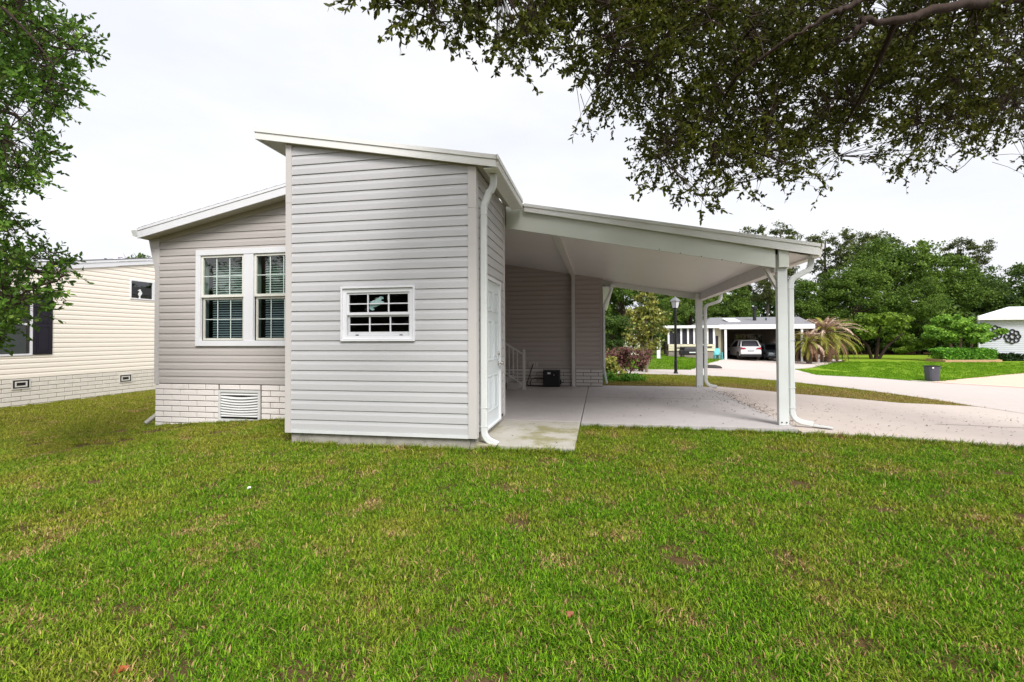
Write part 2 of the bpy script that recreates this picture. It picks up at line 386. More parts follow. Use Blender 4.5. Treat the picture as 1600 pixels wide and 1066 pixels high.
strip_line('driveway_joint', [(5.2,8.6),(8.9,9.4)], .02, .0505, m_crack)

# ================================================================ STORAGE SHED
XS, XL, YF, YB = -1.497, -4.055, 5.68, 7.44
RS = .183
def rz(x): return 3.583 - RS*(x+1.21)          # top of shed roof
shed = thing('storage_shed', (-2.8, 6.5, 0), 'tall storage shed in pale grey lap siding with a monopitch roof and small window', 'shed')
PF = lambda u, z, o: (u, YF-o, z)
PR = lambda u, z, o: (XS+o, u, z)
PL = lambda u, z, o: (XL-o, u, z)
TOPF = (rz(0)-.14, -RS)
W0, W1, WZ0, WZ1 = -3.262, -2.288, 1.356, 2.024
mb = MB(); x0, x1 = XL+.055, XS-.085
siding(mb, PF, [(x0, W0, .191, 4.2), (W1, x1, .191, 4.2), (W0, W1, .191, WZ0), (W0, W1, WZ1, 4.2)], .191, tops=[TOPF])
mb.build('front_siding', m_siding, shed)
mb = MB(); zt = rz(XS)-.15
siding(mb, PR, [(YF+.06, 6.16, .20, zt), (7.13, YB-.02, .20, zt), (6.16, 7.13, 2.23, zt)], .191)
mb.build('side_siding', m_siding, shed)
mb = MB(); siding(mb, PL, [(YF, YB, .2, rz(XL)-.15)], .191); mb.build('side_siding', m_siding, shed)
mb = MB()      # wall boards behind the siding
for a, b, c_, d in ((XL+.01, W0, .15, 3.3), (W1, XS-.01, .15, 3.3), (W0, W1, .15, WZ0), (W0, W1, WZ1, 3.3)):
    mb.box(a, b, YF+.003, YF+.06, c_, d)
mb.box(XL+.01, XL+.06, YF+.061, YB, .15, 3.9); mb.box(XL+.061, XS-.01, YB-.05, YB, .15, 3.35)
mb.box(XS-.06, XS-.01, YF+.061, 6.19, .15, 3.3); mb.box(XS-.06, XS-.01, 7.10, YB-.051, .15, 3.3); mb.box(XS-.06, XS-.01, 6.19, 7.10, 2.2, 3.3)
mb.slab([(XL+.02, YF+.002, 3.3), (XS-.02, YF+.002, 3.3), (XS-.02, YF+.002, TOPF[0]+TOPF[1]*XS-.02), (XL+.02, YF+.002, TOPF[0]+TOPF[1]*XL-.02)], (0, .05, 0))
mb.box(XL+.061, XS-.061, YF+.07, YB-.06, .12, .16)
mb.build('wall_board', m_inside, shed)
mb = MB(); zl = TOPF[0]+TOPF[1]*XL; zr = TOPF[0]+TOPF[1]*XS
mb.slab([(XL-.022, YF-.021, .142), (XL+.062, YF-.021, .142), (XL+.062, YF-.021, 3.17), (XL-.022, YF-.021, 3.17)], (0, .03, 0))
mb.slab([(XL-.022, YF-.023, 3.172), (XL+.062, YF-.023, 3.172), (XL+.062, YF-.023, zl-.01), (XL-.022, YF-.023, zl+.005)], (0, .03, 0))
mb.box(XL-.022, XL-.001, YF+.0091, YF+.075, .142, zl)
mb.build('corner_trim', m_trim, shed)
mb = MB()
mb.slab([(XS-.085, YF-.021, .146), (XS+.022, YF-.021, .146), (XS+.022, YF-.021, 2.98), (XS-.085, YF-.021, 2.98)], (0, .03, 0))
mb.slab([(XS-.085, YF-.023, 2.982), (XS+.022, YF-.023, 2.982), (XS+.022, YF-.023, zr-.01), (XS-.085, YF-.023, zr+.005)], (0, .03, 0))
mb.box(XS+.001, XS+.022, YF+.0091, YF+.085, .146, zr)
mb.build('corner_trim', m_trim, shed)
mb = MB(); mb.box(XS+.001, XS+.020, YB-.05, YB+.03, .15, zr); mb.build('corner_trim', m_trim, shed)
mb = MB(); mb.box(XL+.063, XS-.086, YF-.020, YF, .143, .189); mb.build('starter_strip', mat('starter_vinyl', (.70,.71,.72), .5), shed)
mb = MB(); mb.box(XL+.045, XS-.075, YF+.02, YB, -.30, .141); mb.box(XL+.02, XS-.03, YF-.02, YB-.03, -.32, .012)
mb.build('foundation', m_found, shed, bevel=.008)
mb = MB(); mb.box(XS-.07, XS-.005, YF+.03, YB-.002, .0, .149); mb.build('foundation', m_found, shed)
# roof with two-step metal edge
XR0, XR1, YR0, YR1 = -4.504, -1.215, YF-.08, 7.50
mb = MB()
mb.slab([(XR0+.01, YR0+.01, rz(XR0)-.03), (XR1, YR0+.01, rz(XR1)-.03), (XR1, YR1, rz(XR1)-.03), (XR0+.01, YR1, rz(XR0)-.03)], (0, 0, .024))
mb.build('roof', mat('roof_metal', (.70,.70,.68), .5), shed)
mb = MB()
def rake(mb, xa, xb, y, zf, top, bot, th, out):
    mb.slab([(xa, y-out, zf(xa)-bot), (xb, y-out, zf(xb)-bot), (xb, y-out, zf(xb)-top), (xa, y-out, zf(xa)-top)], (0, th, 0))
rake(mb, XR0, XR1+.012, YR0, rz, 0, .052, .03, .012)
rake(mb, XR0+.006, XR1, YR0, rz, .055, .145, .025, 0)
mb.box(XR0, XR0+.025, YR0+.019, YR1, rz(XR0)-.145, rz(XR0)-.001)
mb.build('fascia', m_fascia, shed)
mb = MB()      # box gutter along the low side, lip and face
zz = rz(XR1)
mb.box(XR1-.002, XR1+.014, YR0+.02, YR1+.03, zz-.150, zz-.052); mb.box(XR1+.005, XR1+.028, YR0-.012, YR1+.03, zz-.048, zz+.002)
mb.box(XR1+.0145, XR1+.022, YR0+.02, YR1+.03, zz-.140, zz-.118); mb.box(XR1+.0145, XR1+.020, YR0+.02, YR1+.03, zz-.095, zz-.085)
mb.box(XR1-.16, XR1-.003, YR0+.02, YR1+.03, zz-.150, zz-.142)
mb.build('gutter', m_fascia, shed)
mb = MB()
mb.slab([(XR0+.026, YR0+.02, rz(XR0)-.142), (XL-.023, YR0+.02, rz(XL)-.142), (XL-.023, YR1, rz(XL)-.142), (XR0+.026, YR1, rz(XR0)-.142)], (0, 0, .006))
mb.slab([(XS+.023, YR0+.02, rz(XS)-.148), (XR1-.161, YR0+.02, rz(XR1-.16)-.148), (XR1-.161, YR1, rz(XR1-.16)-.148), (XS+.023, YR1, rz(XS)-.148)], (0, 0, .006))
mb.slab([(XL-.022, YR0+.02, rz(XL)-.140), (XS+.022, YR0+.02, rz(XS)-.140), (XS+.022, YF+.05, rz(XS)-.140), (XL-.022, YF+.05, rz(XL)-.140)], (0, 0, .006))
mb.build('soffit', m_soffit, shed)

def frame_rect(mb, P, u0, u1, z0, z1, t, o0, o1, tb=None):
    tb = tb or t
    def bx(a, b, c, d):
        pts = [P(a,c,o0), P(b,c,o0), P(b,d,o0), P(a,d,o0)]; q = [P(a,c,o1), P(b,c,o1), P(b,d,o1), P(a,d,o1)]
        mb.add(pts+q, [(0,3,2,1),(4,5,6,7),(0,1,5,4),(1,2,6,5),(2,3,7,6),(3,0,4,7)])
    bx(u0, u1, z0, z0+tb); bx(u0, u1, z1-t, z1); bx(u0, u0+t, z0+tb, z1-t); bx(u1-t, u1, z0+tb, z1-t)
def pbox(mb, P, u0, u1, z0, z1, o0, o1):
    pts = [P(u0,z0,o0), P(u1,z0,o0), P(u1,z1,o0), P(u0,z1,o0), P(u0,z0,o1), P(u1,z0,o1), P(u1,z1,o1), P(u0,z1,o1)]
    mb.add(pts, [(0,3,2,1),(4,5,6,7),(0,1,5,4),(1,2,6,5),(2,3,7,6),(3,0,4,7)])
def pquad(mb, P, u0, u1, z0, z1, o): mb.quad(P(u0,z0,o), P(u1,z0,o), P(u1,z1,o), P(u0,z1,o))

# shed window
wf = MB(); frame_rect(wf, PF, -3.278, -2.272, 1.340, 2.039, .022, 0, .034); frame_rect(wf, PF, -3.254, -2.296, 1.364, 2.014, .050, -.02, .012, .045)
wf = wf.build('window', m_white, shed)
mb = MB(); frame_rect(mb, PF, -3.203, -2.347, 1.675, 1.963, .024, -.025, -.003, .035); mb.build('sash', m_white, wf)
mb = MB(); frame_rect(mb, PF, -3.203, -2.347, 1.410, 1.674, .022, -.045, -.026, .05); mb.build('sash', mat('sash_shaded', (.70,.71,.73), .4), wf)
mb = MB()
for u in (-2.918, -2.634): pbox(mb, PF, u-.008, u+.008, 1.711, 1.938, -.022, -.006)
pbox(mb, PF, -3.178, -2.372, 1.812, 1.826, -.0225, -.0055)
for u in (-2.905, -2.622): pbox(mb, PF, u-.008, u+.008, 1.461, 1.650, -.044, -.030)
pbox(mb, PF, -3.180, -2.370, 1.550, 1.562, -.0445, -.0295)
mb.build('muntins', m_white, wf)
mb = MB(); pquad(mb, PF, -3.18, -2.37, 1.70, 1.945, -.024); mb.build('pane', m_glass_shed, wf)
mb = MB(); pquad(mb, PF, -3.18, -2.37, 1.45, 1.66, -.046); mb.build('pane', m_glass_shed, wf)
for u in (-3.09, -2.49):
    mb = MB(); pbox(mb, PF, u, u+.04, 1.412, 1.424, -.02, -.012); mb.build('sash_latch', m_bolt, wf)
def cutout(name, pts, P, o, th, m, label, cat):
    a = [Vector(P(u, z, o)) for u, z in pts]; off = Vector(P(0, 0, o-th))-Vector(P(0, 0, o))
    ob = MB().slab(a, off).build(name, m); tag(ob, label, cat); return ob
fig = [(-2.905,1.752),(-2.870,1.735),(-2.842,1.742),(-2.845,1.757),(-2.868,1.762),(-2.860,1.772),(-2.815,1.780),(-2.770,1.800),(-2.735,1.822),(-2.705,1.835),(-2.716,1.846),(-2.742,1.852),(-2.752,1.868),
       (-2.738,1.876),(-2.712,1.884),(-2.722,1.905),(-2.752,1.915),(-2.775,1.905),(-2.790,1.893),(-2.828,1.898),(-2.800,1.884),(-2.838,1.882),(-2.815,1.870),(-2.862,1.862),(-2.880,1.850),(-2.905,1.848),(-2.900,1.838),(-2.880,1.832),(-2.905,1.80),(-2.912,1.775)]
cutout('window_figure', fig, PF, -.032, .006, m_figure, 'teal cutout figure hanging behind the glass of the small shed window', 'ornament')
cutout('hanging_ornament', [(-2.655,1.855),(-2.642,1.865),(-2.640,1.885),(-2.650,1.915),(-2.645,1.935),(-2.655,1.935),(-2.662,1.905),(-2.664,1.880)], PF, -.032, .006, m_whitecut, 'small white ornament hanging in the shed window beside the muntin', 'ornament')
# shed door
dr = MB(); pbox(dr, PR, 6.20, 7.02, .175, 2.165, -.03, .012); dr = dr.build('door', m_door, shed, bevel=.002)
mb = MB()
for u0, u1 in ((6.29, 6.55), (6.64, 6.92)):
    for z0, z1 in ((.36, .86), (1.06, 1.62), (1.74, 2.03)):
        frame_rect(mb, PR, u0, u1, z0, z1, .022, .0125, .020); pbox(mb, PR, u0+.05, u1-.05, z0+.05, z1-.05, .0125, .018)
mb.build('door_panel', m_door, dr, bevel=.003)
df = MB(); frame_rect(df, PR, 6.16, 7.065, .150, 2.21, .042, 0, .040, .024); df.build('door_frame', m_white, shed)
mb = MB(); a = Vector(PR(6.955, 1.0, .012)); mb.tube([a, a+Vector((.012,0,0)), a+Vector((.014,0,0)), a+Vector((.04,0,0)), a+Vector((.05,0,0)), a+Vector((.075,0,0)), a+Vector((.08,0,0))], [.032,.032,.012,.012,.028,.028,.016], 16)
mb.build('handle', m_steel, dr, smooth=True)
mb = MB(); a = Vector(PR(6.955, 1.145, .012)); mb.tube([a, a+Vector((.02,0,0)), a+Vector((.028,0,0))], [.028,.028,.018], 16); mb.build('deadbolt', m_steel, dr, smooth=True)
# shed downspout
def spout(parent, pts, wdt=.085, dep=.065, name='downspout', m=m_spout, bands=()):
    o = MB().tube(pts, 0, rect=(wdt, dep)).build(name, m, parent)
    return o
def arc(p, q, c, n=6):
    """quadratic bend"""
    p, q, c = Vector(p), Vector(q), Vector(c); return [p*(1-t)**2 + c*(2*t*(1-t)) + q*t*t for t in [i/n for i in range(n+1)]]
sx, sy = XS+.075, YF+.14
pts = [(XR1-.08, sy, 3.42)] + arc((XR1-.08, sy, 3.36), (XR1-.14, sy, 3.20), (XR1-.075, sy, 3.24)) + arc((sx+.03, sy, 3.09), (sx, sy, 2.95), (sx, sy, 3.06)) + [(sx, sy, 1.6)] + arc((sx, sy, .22), (sx+.10, sy-.02, .085), (sx, sy, .12)) + [(sx+.19, sy-.04, .055)]
spout(shed, pts)
for z in (2.92, .50, .27): MB().box(sx-.047, sx+.047, sy-.036, sy+.036, z, z+.006).build('spout_band', m_spout, shed)

# ================================================================ HOUSE
house = thing('mobile_home', (-5.5, 9, 0), 'grey lap sided manufactured house with white block skirting and low gable roof', 'house')
YW = 7.45; XH0 = -8.0; SW = .21
def zs_w(x): return 3.79 + SW*(x+5.346)       # soffit level over the wing wall
PW = lambda u, z, o: (u, YW-o, z)
WX0, WX1, WWZ0, WWZ1 = -7.12, -5.02, 1.27, 2.945
TOPW = (zs_w(0)-.09, SW)
mb = MB(); siding(mb, PW, [(XH0+.06, WX0, .575, 3.9), (WX1, XL+.02, .575, 3.9), (WX0, WX1, .575, WWZ0), (WX0, WX1, WWZ1, 3.9)], .575, tops=[TOPW])
mb.build('wing_siding', m_siding_d, house)
mb = MB(); mb.box(XH0+.01, WX0, YW+.003, YW+.1, -.3, 3.2); mb.box(WX1, XL-.02, YW+.003, YW+.1, -.3, 3.2); mb.box(WX0, WX1, YW+.003, YW+.1, -.3, WWZ0); mb.box(WX0, WX1, YW+.003, YW+.1, WWZ1, 3.2)
mb.slab([(XH0+.02, YW+.005, 3.0), (XL-.02, YW+.005, 3.2), (XL-.02, YW+.005, zs_w(XL)), (XH0+.02, YW+.005, zs_w(XH0)-.02)], (0, .08, 0))
mb.box(XH0+.01, -3.30, YW+1.2, YW+1.25, .3, 3.0); mb.box(XH0+.01, -3.3, YW+.11, YW+1.19, .3, .34); mb.box(XH0+.01, -3.3, YW+.11, YW+1.19, 3.0, 3.03)
mb.box(XH0+.011, XH0+.06, YW+.11, YW+1.19, .35, 2.99); mb.box(-3.35, -3.3, YW+.11, YW+1.19, .35, 2.99)
mb.build('wall_board', m_inside, house)
mb = MB(); mb.box(XH0-.02, XH0+.075, YW-.022, YW+.005, .55, zs_w(XH0)-.01); mb.box(XH0-.02, XH0-.001, YW+.0051, YW+.09, .55, zs_w(XH0)-.01); mb.build('corner_trim', m_trim, house)
mb = MB(); mb.slab([(XH0+.076, YW-.026, zs_w(XH0+.076)-.10), (XL, YW-.026, zs_w(XL)-.10), (XL, YW-.026, zs_w(XL)-.002), (XH0+.076, YW-.026, zs_w(XH0+.076)-.002)], (0, .024, 0))
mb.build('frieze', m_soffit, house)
# gable triangular bracket at the eave corner
mb = MB(); mb.slab([(XH0-.021, YW-.02, 2.62), (XH0-.021, YW-.02, 3.24), (XH0-.16, YW-.02, 3.20)], (0, .05, 0)); mb.build('eave_return', m_trim, house)
# left side wall
mb = MB(); siding(mb, lambda u, z, o: (XH0-o, u, z), [(YW+.09, 20, .575, 3.2)], .575); mb.build('side_siding', m_siding_d, house)
# brick skirt, wing
hole = (-6.675, -5.825, -.105, .475)
mb = MB(); PW2 = lambda u, z, o: (u, YW+.0-o, z)
blocks(mb, PW2, XH0-.005, -6.68, -.34, .563, c=.1005, seed=1); blocks(mb, PW2, -5.82, XL+.02, -.34, .563, c=.1005, seed=2)
blocks(mb, PW2, -6.66, -5.84, .472, .563, c=.0905, L=.41, seed=3); blocks(mb, PW2, -6.66, -5.84, -.31, -.108, c=.0975, L=.41, seed=4)
mb.build('skirting', m_brick, house)
mb = MB(); mb.box(XH0-.003, XL+.02, YW-.001, YW+.002, -.36, .566); mb.build('skirting_joint', m_joint, house)
mb = MB(); blocks(mb, lambda u, z, o: (XH0-.004-o, u, z), YW+.01, 20, -.45, .563, c=.1005, seed=5); mb.build('skirting', m_brick, house)
vt = MB(); frame_rect(vt, PW, -6.665, -5.835, -.10, .465, .040, 0, .030, .06); vt = vt.build('crawl_vent', mat('vent_vinyl', (.70,.70,.69), .5), house, bevel=.002)
mb = MB()
for i in range(9):
    z = .385 - i*.0475; dip0 = .0 if i in (0, 8) else .032*(1-abs(i-2.2)/9)
    n = 12; vs_ = []
    for j in range(n+1):
        u = -6.62 + .74*j/n; d = dip0*math.sin(math.pi*j/n); vs_ += [PW(u, z-d, .028), PW(u, z-d+.033, .004)]
    mb.add(vs_, [(2*j, 2*j+2, 2*j+3, 2*j+1) for j in range(n)])
    mb.add([PW(-6.62+.74*j/n, z-dip0*math.sin(math.pi*j/n)+t*.004-.004, .028) for j in range(n+1) for t in (0, 1)], [(2*j, 2*j+2, 2*j+3, 2*j+1) for j in range(n)])
mb.build('louvre', mat('vent_vinyl', (.70,.70,.69), .5), vt)
mb = MB(); pquad(mb, PW, -6.63, -5.87, -.05, .43, .0035); mb.build('vent_back', m_black, vt)
# wing window: two double-hung units under one frame
wf = MB(); frame_rect(wf, PW, -7.140, -5.0, 1.248, 2.968, .095, -.02, .040); pbox(wf, PW, -6.165, -5.975, 1.343, 2.873, -.02, .034)
wf = wf.build('window', m_white, house, bevel=.003)
for k, u0 in enumerate((-7.035, -5.970)):
    u1 = u0+.865; u0_, u1_ = (u0+.0, u1) if k == 0 else (u0+.01, -5.10)
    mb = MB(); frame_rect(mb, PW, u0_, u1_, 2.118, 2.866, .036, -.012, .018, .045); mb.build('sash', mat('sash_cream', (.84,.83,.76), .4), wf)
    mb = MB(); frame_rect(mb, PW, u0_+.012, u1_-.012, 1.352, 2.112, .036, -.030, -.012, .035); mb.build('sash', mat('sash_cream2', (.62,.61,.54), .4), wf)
    mb = MB()
    for t in (1/3, 2/3):
        u = u0_+.036+(u1_-u0_-.072)*t
        pbox(mb, PW, u-.008, u+.008, 2.163, 2.83, -.006, .002); pbox(mb, PW, u-.006, u+.006, 1.388, 2.07, -.030, -.024)
    pbox(mb, PW, u0_+.036, u1_-.036, 2.488, 2.502, -.0065, .0025); pbox(mb, PW, u0_+.05, u1_-.05, 1.718, 1.730, -.0305, -.0235)
    mb.build('muntins', mat('muntin', (.72,.80,.76), .4), wf)
    mb = MB(); pquad(mb, PW, u0_+.03, u1_-.03, 2.15, 2.835, -.008); mb.build('pane', m_glass_up, wf)
    mb = MB(); pquad(mb, PW, u0_+.04, u1_-.04, 1.38, 2.08, -.032); mb.build('pane', m_glass_lo, wf)
    mb = MB(); z = 1.36
    while z < 2.84:
        a, b = u0_+.11, u1_-.02
        mb.quad(PW(a, z, -.120), PW(b, z, -.120), PW(b, z+.026, -.145), PW(a, z+.026, -.145)); z += .043
    mb.build('blind', m_slat, wf)
    mb = MB(); mb.box(u0_+.0, u0_+.012, YW+.04, YW+.14, 1.36, 2.86); mb.box(u0_, u1_, YW+.04, YW+.14, 1.33, 1.352); mb.build('reveal', mat('reveal_paint', (.45,.50,.46), .7), wf)
# wing roof with rake fascia; gutter on the left eave; roof runs back
YRK = 7.20; XE = -8.16
def zt_w(x): return zs_w(x)+.165
mb = MB()
XRG = -4.75
mb.slab([(XE, YRK+.02, zt_w(XE)-.02), (XRG, YRK+.02, zt_w(XRG)-.02), (XRG, 24, zt_w(XRG)-.02), (XE, 24, zt_w(XE)-.02)], (0, 0, .03))
mb.slab([(XRG+.001, YRK+.3, zt_w(XRG)-.02), (-3.0, YRK+.3, zt_w(XRG)-.37), (-3.0, 24, zt_w(XRG)-.37), (XRG+.001, 24, zt_w(XRG)-.02)], (0, 0, .03))
mb.build('roof', m_shingle, house)
mb = MB()
rake(mb, XE, XL, YRK, zt_w, 0, .045, .02, .010); rake(mb, XE+.004, XL, YRK, zt_w, .048, .178, .02, 0)
mb.box(XE, XE+.02, YRK+.021, 20, zt_w(XE)-.17, zt_w(XE)-.02)
mb.build('fascia', m_white, house)
mb = MB(); n = 22
for i in range(n):     # shingle butts showing above the rake edge
    a = XE+.02+(XL-XE)*i/n; b = a+(XL-XE)/n*.98
    mb.slab([(a, YRK-.006, zt_w(a)+.001), (b, YRK-.006, zt_w(b)+.001), (b, YRK-.006, zt_w(b)+.012), (a, YRK-.006, zt_w(a)+.006)], (0, .4, 0))
mb.build('shingle_edge', m_shingle, house)
mb = MB(); mb.slab([(XE+.02, YRK+.021, zs_w(XE+.02)-.008), (XL, YRK+.021, zs_w(XL)-.008), (XL, YW-.002, zs_w(XL)-.008), (XE+.02, YW-.002, zs_w(XE+.02)-.008)], (0, 0, .006))
mb.slab([(XE+.02, YW, zs_w(XE+.02)-.008), (XH0, YW, zs_w(XH0)-.008), (XH0, 20, zs_w(XH0)-.008), (XE+.02, 20, zs_w(XE+.02)-.008)], (0, 0, .006))
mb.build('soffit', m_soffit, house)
mb = MB(); zz = zt_w(XE)
mb.slab([(XE-.004, YRK, zz-.14), (XE-.075, YRK, zz-.135), (XE-.115, YRK, zz-.035), (XE-.10, YRK, zz-.035), (XE-.065, YRK, zz-.125), (XE-.004, YRK, zz-.125)], (0, 12, 0))
mb.slab([(XE-.004, YRK-.002, zz-.14), (XE-.075, YRK-.002, zz-.135), (XE-.115, YRK-.002, zz-.03), (XE-.004, YRK-.002, zz-.03)], (0, -.008, 0))
mb.build('gutter', mat('gutter_aluminium', (.62,.64,.60), .4), house)
p = G(232, 661); bx_, by_ = XH0-.06, YW+.25
spout(house, arc((bx_, by_, .25), (bx_-.02, by_-.02, .05), (bx_, by_, .10)) + [(bx_-.13, by_-.28, -.17)], .075, .06, m=mat('spout_dull', (.36,.35,.31), .6))
spout(house, [(XH0-.06, YW+.25, 3.1), (XH0-.06, YW+.25, .25)], .075, .06)
# jut behind the carport (faces the camera), with its own skirt and side
YJ = 12.95; XJ = .085
PJ = lambda u, z, o: (u, YJ-o, z)
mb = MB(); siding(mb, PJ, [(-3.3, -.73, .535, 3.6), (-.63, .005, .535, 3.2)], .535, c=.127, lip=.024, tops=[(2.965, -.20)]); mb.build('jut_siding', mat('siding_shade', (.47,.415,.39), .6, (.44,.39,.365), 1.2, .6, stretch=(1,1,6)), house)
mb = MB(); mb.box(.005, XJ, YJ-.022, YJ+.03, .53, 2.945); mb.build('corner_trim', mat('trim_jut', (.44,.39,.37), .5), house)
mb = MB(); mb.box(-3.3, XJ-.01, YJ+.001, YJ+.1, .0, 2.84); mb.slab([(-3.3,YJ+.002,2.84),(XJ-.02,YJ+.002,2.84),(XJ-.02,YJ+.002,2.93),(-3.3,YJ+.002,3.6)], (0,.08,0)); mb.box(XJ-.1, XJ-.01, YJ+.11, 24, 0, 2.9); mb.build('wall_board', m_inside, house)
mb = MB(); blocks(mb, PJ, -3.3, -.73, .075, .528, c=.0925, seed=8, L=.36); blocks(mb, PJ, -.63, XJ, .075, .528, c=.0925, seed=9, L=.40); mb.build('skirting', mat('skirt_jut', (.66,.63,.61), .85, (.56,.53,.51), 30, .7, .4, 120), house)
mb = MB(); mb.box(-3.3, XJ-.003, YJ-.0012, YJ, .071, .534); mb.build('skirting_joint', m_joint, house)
mb = MB(); siding(mb, lambda u, z, o: (XJ+o, u, z), [(YJ+.03, 24, .535, 2.8)], .535); mb.build('side_siding', m_siding, house)
mb = MB(); mb.box(.09, .30, YJ+.25, 24, 2.74, 2.76); mb.build('soffit', m_white, house)
mb = MB(); mb.slab([(.302, YJ+.22, 2.70), (.36, YJ+.22, 2.70), (.40, YJ+.22, 2.81), (.302, YJ+.22, 2.81)], (0, 11, 0)); mb.build('gutter', m_white, house)
spout(house, [(.32, YJ+.30, 2.72), (.30, YJ+.30, 2.62), (.14, YJ+.30, 2.28), (.125, YJ+.30, 2.15), (.125, YJ+.30, .5), (.19, YJ+.28, .12)], .06, .05)
mb = MB(); siding(mb, lambda u, z, o: (-3.25+o, u, z), [(YB, YJ, .08, 3.6)], .575); mb.build('side_siding', m_siding_d, house)
mb = MB(); mb.slab([(-2.99, 13.4, 3.60), (.36, 13.4, 2.90), (.36, 24, 2.90), (-2.99, 24, 3.60)], (0, 0, .05)); mb.build('roof', m_shingle, house)
# outlet cover on the jut
ou = MB(); pbox(ou, PJ, -1.90, -1.83, .58, .70, .014, .030); pbox(ou, PJ, -1.815, -1.73, .585, .705, .014, .045); pbox(ou, PJ, -1.70, -1.645, .59, .70, .014, .026); ou.build('outlet_cover', mat('outlet_plastic', (.60,.55,.50), .5), house)

# ================================================================ ENTRY STEPS with railing
st = thing('entry_steps', (-2.6, 11.9, .07), 'concrete entry steps with a pale metal handrail beside the shed corner', 'steps')
mb = MB()
for i, xr in enumerate((-2.02, -2.30, -2.58)): mb.box(-3.2, xr, 11.86, 12.85, .071+.0001*i, .07+.16*(i+1))
mb.build('step', mat('step_concrete', (.45,.42,.39), .9), st, bevel=.006)
RLY = 11.90
base = onY(819, 607, RLY); xp = base.x
rl = MB(); rl.box(xp-.03, xp+.03, RLY-.03, RLY+.03, .07, onY(816, 546, RLY).z); rl.box(xp-.05, xp+.05, RLY-.05, RLY+.05, .0705, .082)
rl.build('newel_post', m_rail, st)
a1, b1 = onY(813, 550.5, RLY), onY(780, 531, RLY); a2, b2 = onY(811, 597, RLY), onY(780, 576, RLY)
k1 = (b1.z-a1.z)/(b1.x-a1.x); k2 = (b2.z-a2.z)/(b2.x-a2.x)
xe = -3.15
rail = MB(); rail.bar((xp-.03, RLY, a1.z+k1*(xp-.03-a1.x)), (xe, RLY, a1.z+k1*(xe-a1.x)), .04, .045); rail.bar((xp-.03, RLY, a2.z+k2*(xp-.03-a2.x)), (xe, RLY, a2.z+k2*(xe-a2.x)), .03, .03)
rail = rail.build('handrail', m_rail, st)
for i in range(11):
    x = onY(808.4, 560, RLY).x - i*.105
    if x < xe: break
    MB().bar((x, RLY, a2.z+k2*(x-a2.x)), (x, RLY, a1.z+k1*(x-a1.x)), .022, .022, (1,0,0)).build('baluster', m_rail, rail)

# ================================================================ BLACK CASE and cord
YC_ = 12.60
p0, p1 = onY(848.5, 604.5, YC_), onY(874.5, 579, YC_)
bc = thing('speaker_case', ((p0.x+p1.x)/2, YC_+.14, .07), 'black boxy plastic case standing on the slab against the block skirting', 'equipment case')
mb = MB(); mb.box(p0.x, p1.x, YC_, YC_+.26, .072, p1.z); mb.build('body', m_black, bc, bevel=.018)
mb = MB(); mb.box(p0.x+.03, p1.x-.03, YC_-.006, YC_-.0005, .10, p1.z-.03); mb.build('grille', mat('grille_dark', (.012,.011,.013), .7), bc)
mb = MB(); mb.box(p0.x+.12, p0.x+.20, YC_-.010, YC_-.0065, p1.z-.10, p1.z-.055); mb.build('badge', m_white, bc)
mb = MB(); c_ = Vector((p0.x+.29, YC_-.007, p1.z-.12)); mb.tube([c_, c_+Vector((0,-.012,0))], .012, 12); mb.build('knob', m_white, bc)
mb = MB(); mb.box(p1.x+.001, p1.x+.035, YC_+.04, YC_+.16, .14, .25); mb.box(p1.x+.036, p1.x+.10, YC_+.08, YC_+.11, .175, .195); mb.build('plug', m_black, bc)
pts = [(-1.77, 12.90, .66), (-1.79, 12.86, .60), (-1.85, 12.83, .40), (-1.92, 12.80, .18), (-1.93, 12.78, .10), (-1.89, 12.7, .085), (-1.80, 12.68, .085), (-1.84, 12.72, .15), (-1.80, 12.74, .26), (-1.70, 12.75, .29), (-1.55, 12.74, .29), (p0.x+.01, 12.72, .28)]
pts2 = []
for i in range(len(pts)-1):
    a, b = Vector(pts[i]), Vector(pts[i+1]); pts2 += [a, a.lerp(b, .5)]
pts2.append(Vector(pts[-1]))
tag(MB().tube(pts2, .011, 8).build('power_cord', m_cord, smooth=True), 'black power cord running from the wall outlet down to the slab', 'cord')
tag(MB().tube([(-1.82, 12.72, .083), (-1.7, 12.66, .083), (-1.6, 12.64, .083), (p0.x+.02, 12.66, .083)], .013, 8).build('extension_cord', m_cord, smooth=True), 'black extension cord lying on the slab left of the black case', 'cord')

# ================================================================ CARPORT
cp = thing('carport', (1, 10, .07), 'open white metal carport with a sloping pan roof on slim posts', 'carport')
YC0, YC1 = 7.548, 13.35
ct = lambda x: 3.31-.1886*x
cb = lambda x: 3.172-.199*x
cc = lambda x: 2.96-.172*x
XC0, XC1 = -1.175, 3.155
mb = MB()
mb.slab([(-3.3, YC0+.03, ct(-3.3)-.03), (XC1, YC0+.03, ct(XC1)-.03), (XC1, YC1, ct(XC1)-.03), (-3.3, YC1, ct(-3.3)-.03)], (0,0,.026)); mb.build('roof', mat('roof_metal2', (.72,.72,.70), .5), cp)
mb = MB()
def zl_(f, a, b): return [(x, f(x)) for x in (a, b)]
def rake2(mb, xa, xb, y0, y1, ft, fb):
    mb.slab([(xa, y0, fb(xa)), (xb, y0, fb(xb)), (xb, y0, ft(xb)), (xa, y0, ft(xa))], (0, y1-y0, 0))
rake2(mb, XC0, XC1, YC0-.014, YC0+.02, ct, lambda x: ct(x)-.048)
rake2(mb, XC0, XC1-.015, YC0, YC0+.02, lambda x: ct(x)-.051, cb)
mb.build('fascia', m_fascia, cp)
mb = MB(); rake2(mb, XS+.01, 2.56, YC0+.06, YC0+.12, lambda x: ct(x)-.05, lambda x: 2.882-.190*x); mb.build('front_beam', m_beam, cp)
mb = MB(); bm_x = [onY(px, 10, 7.6).x for px in (0,)]
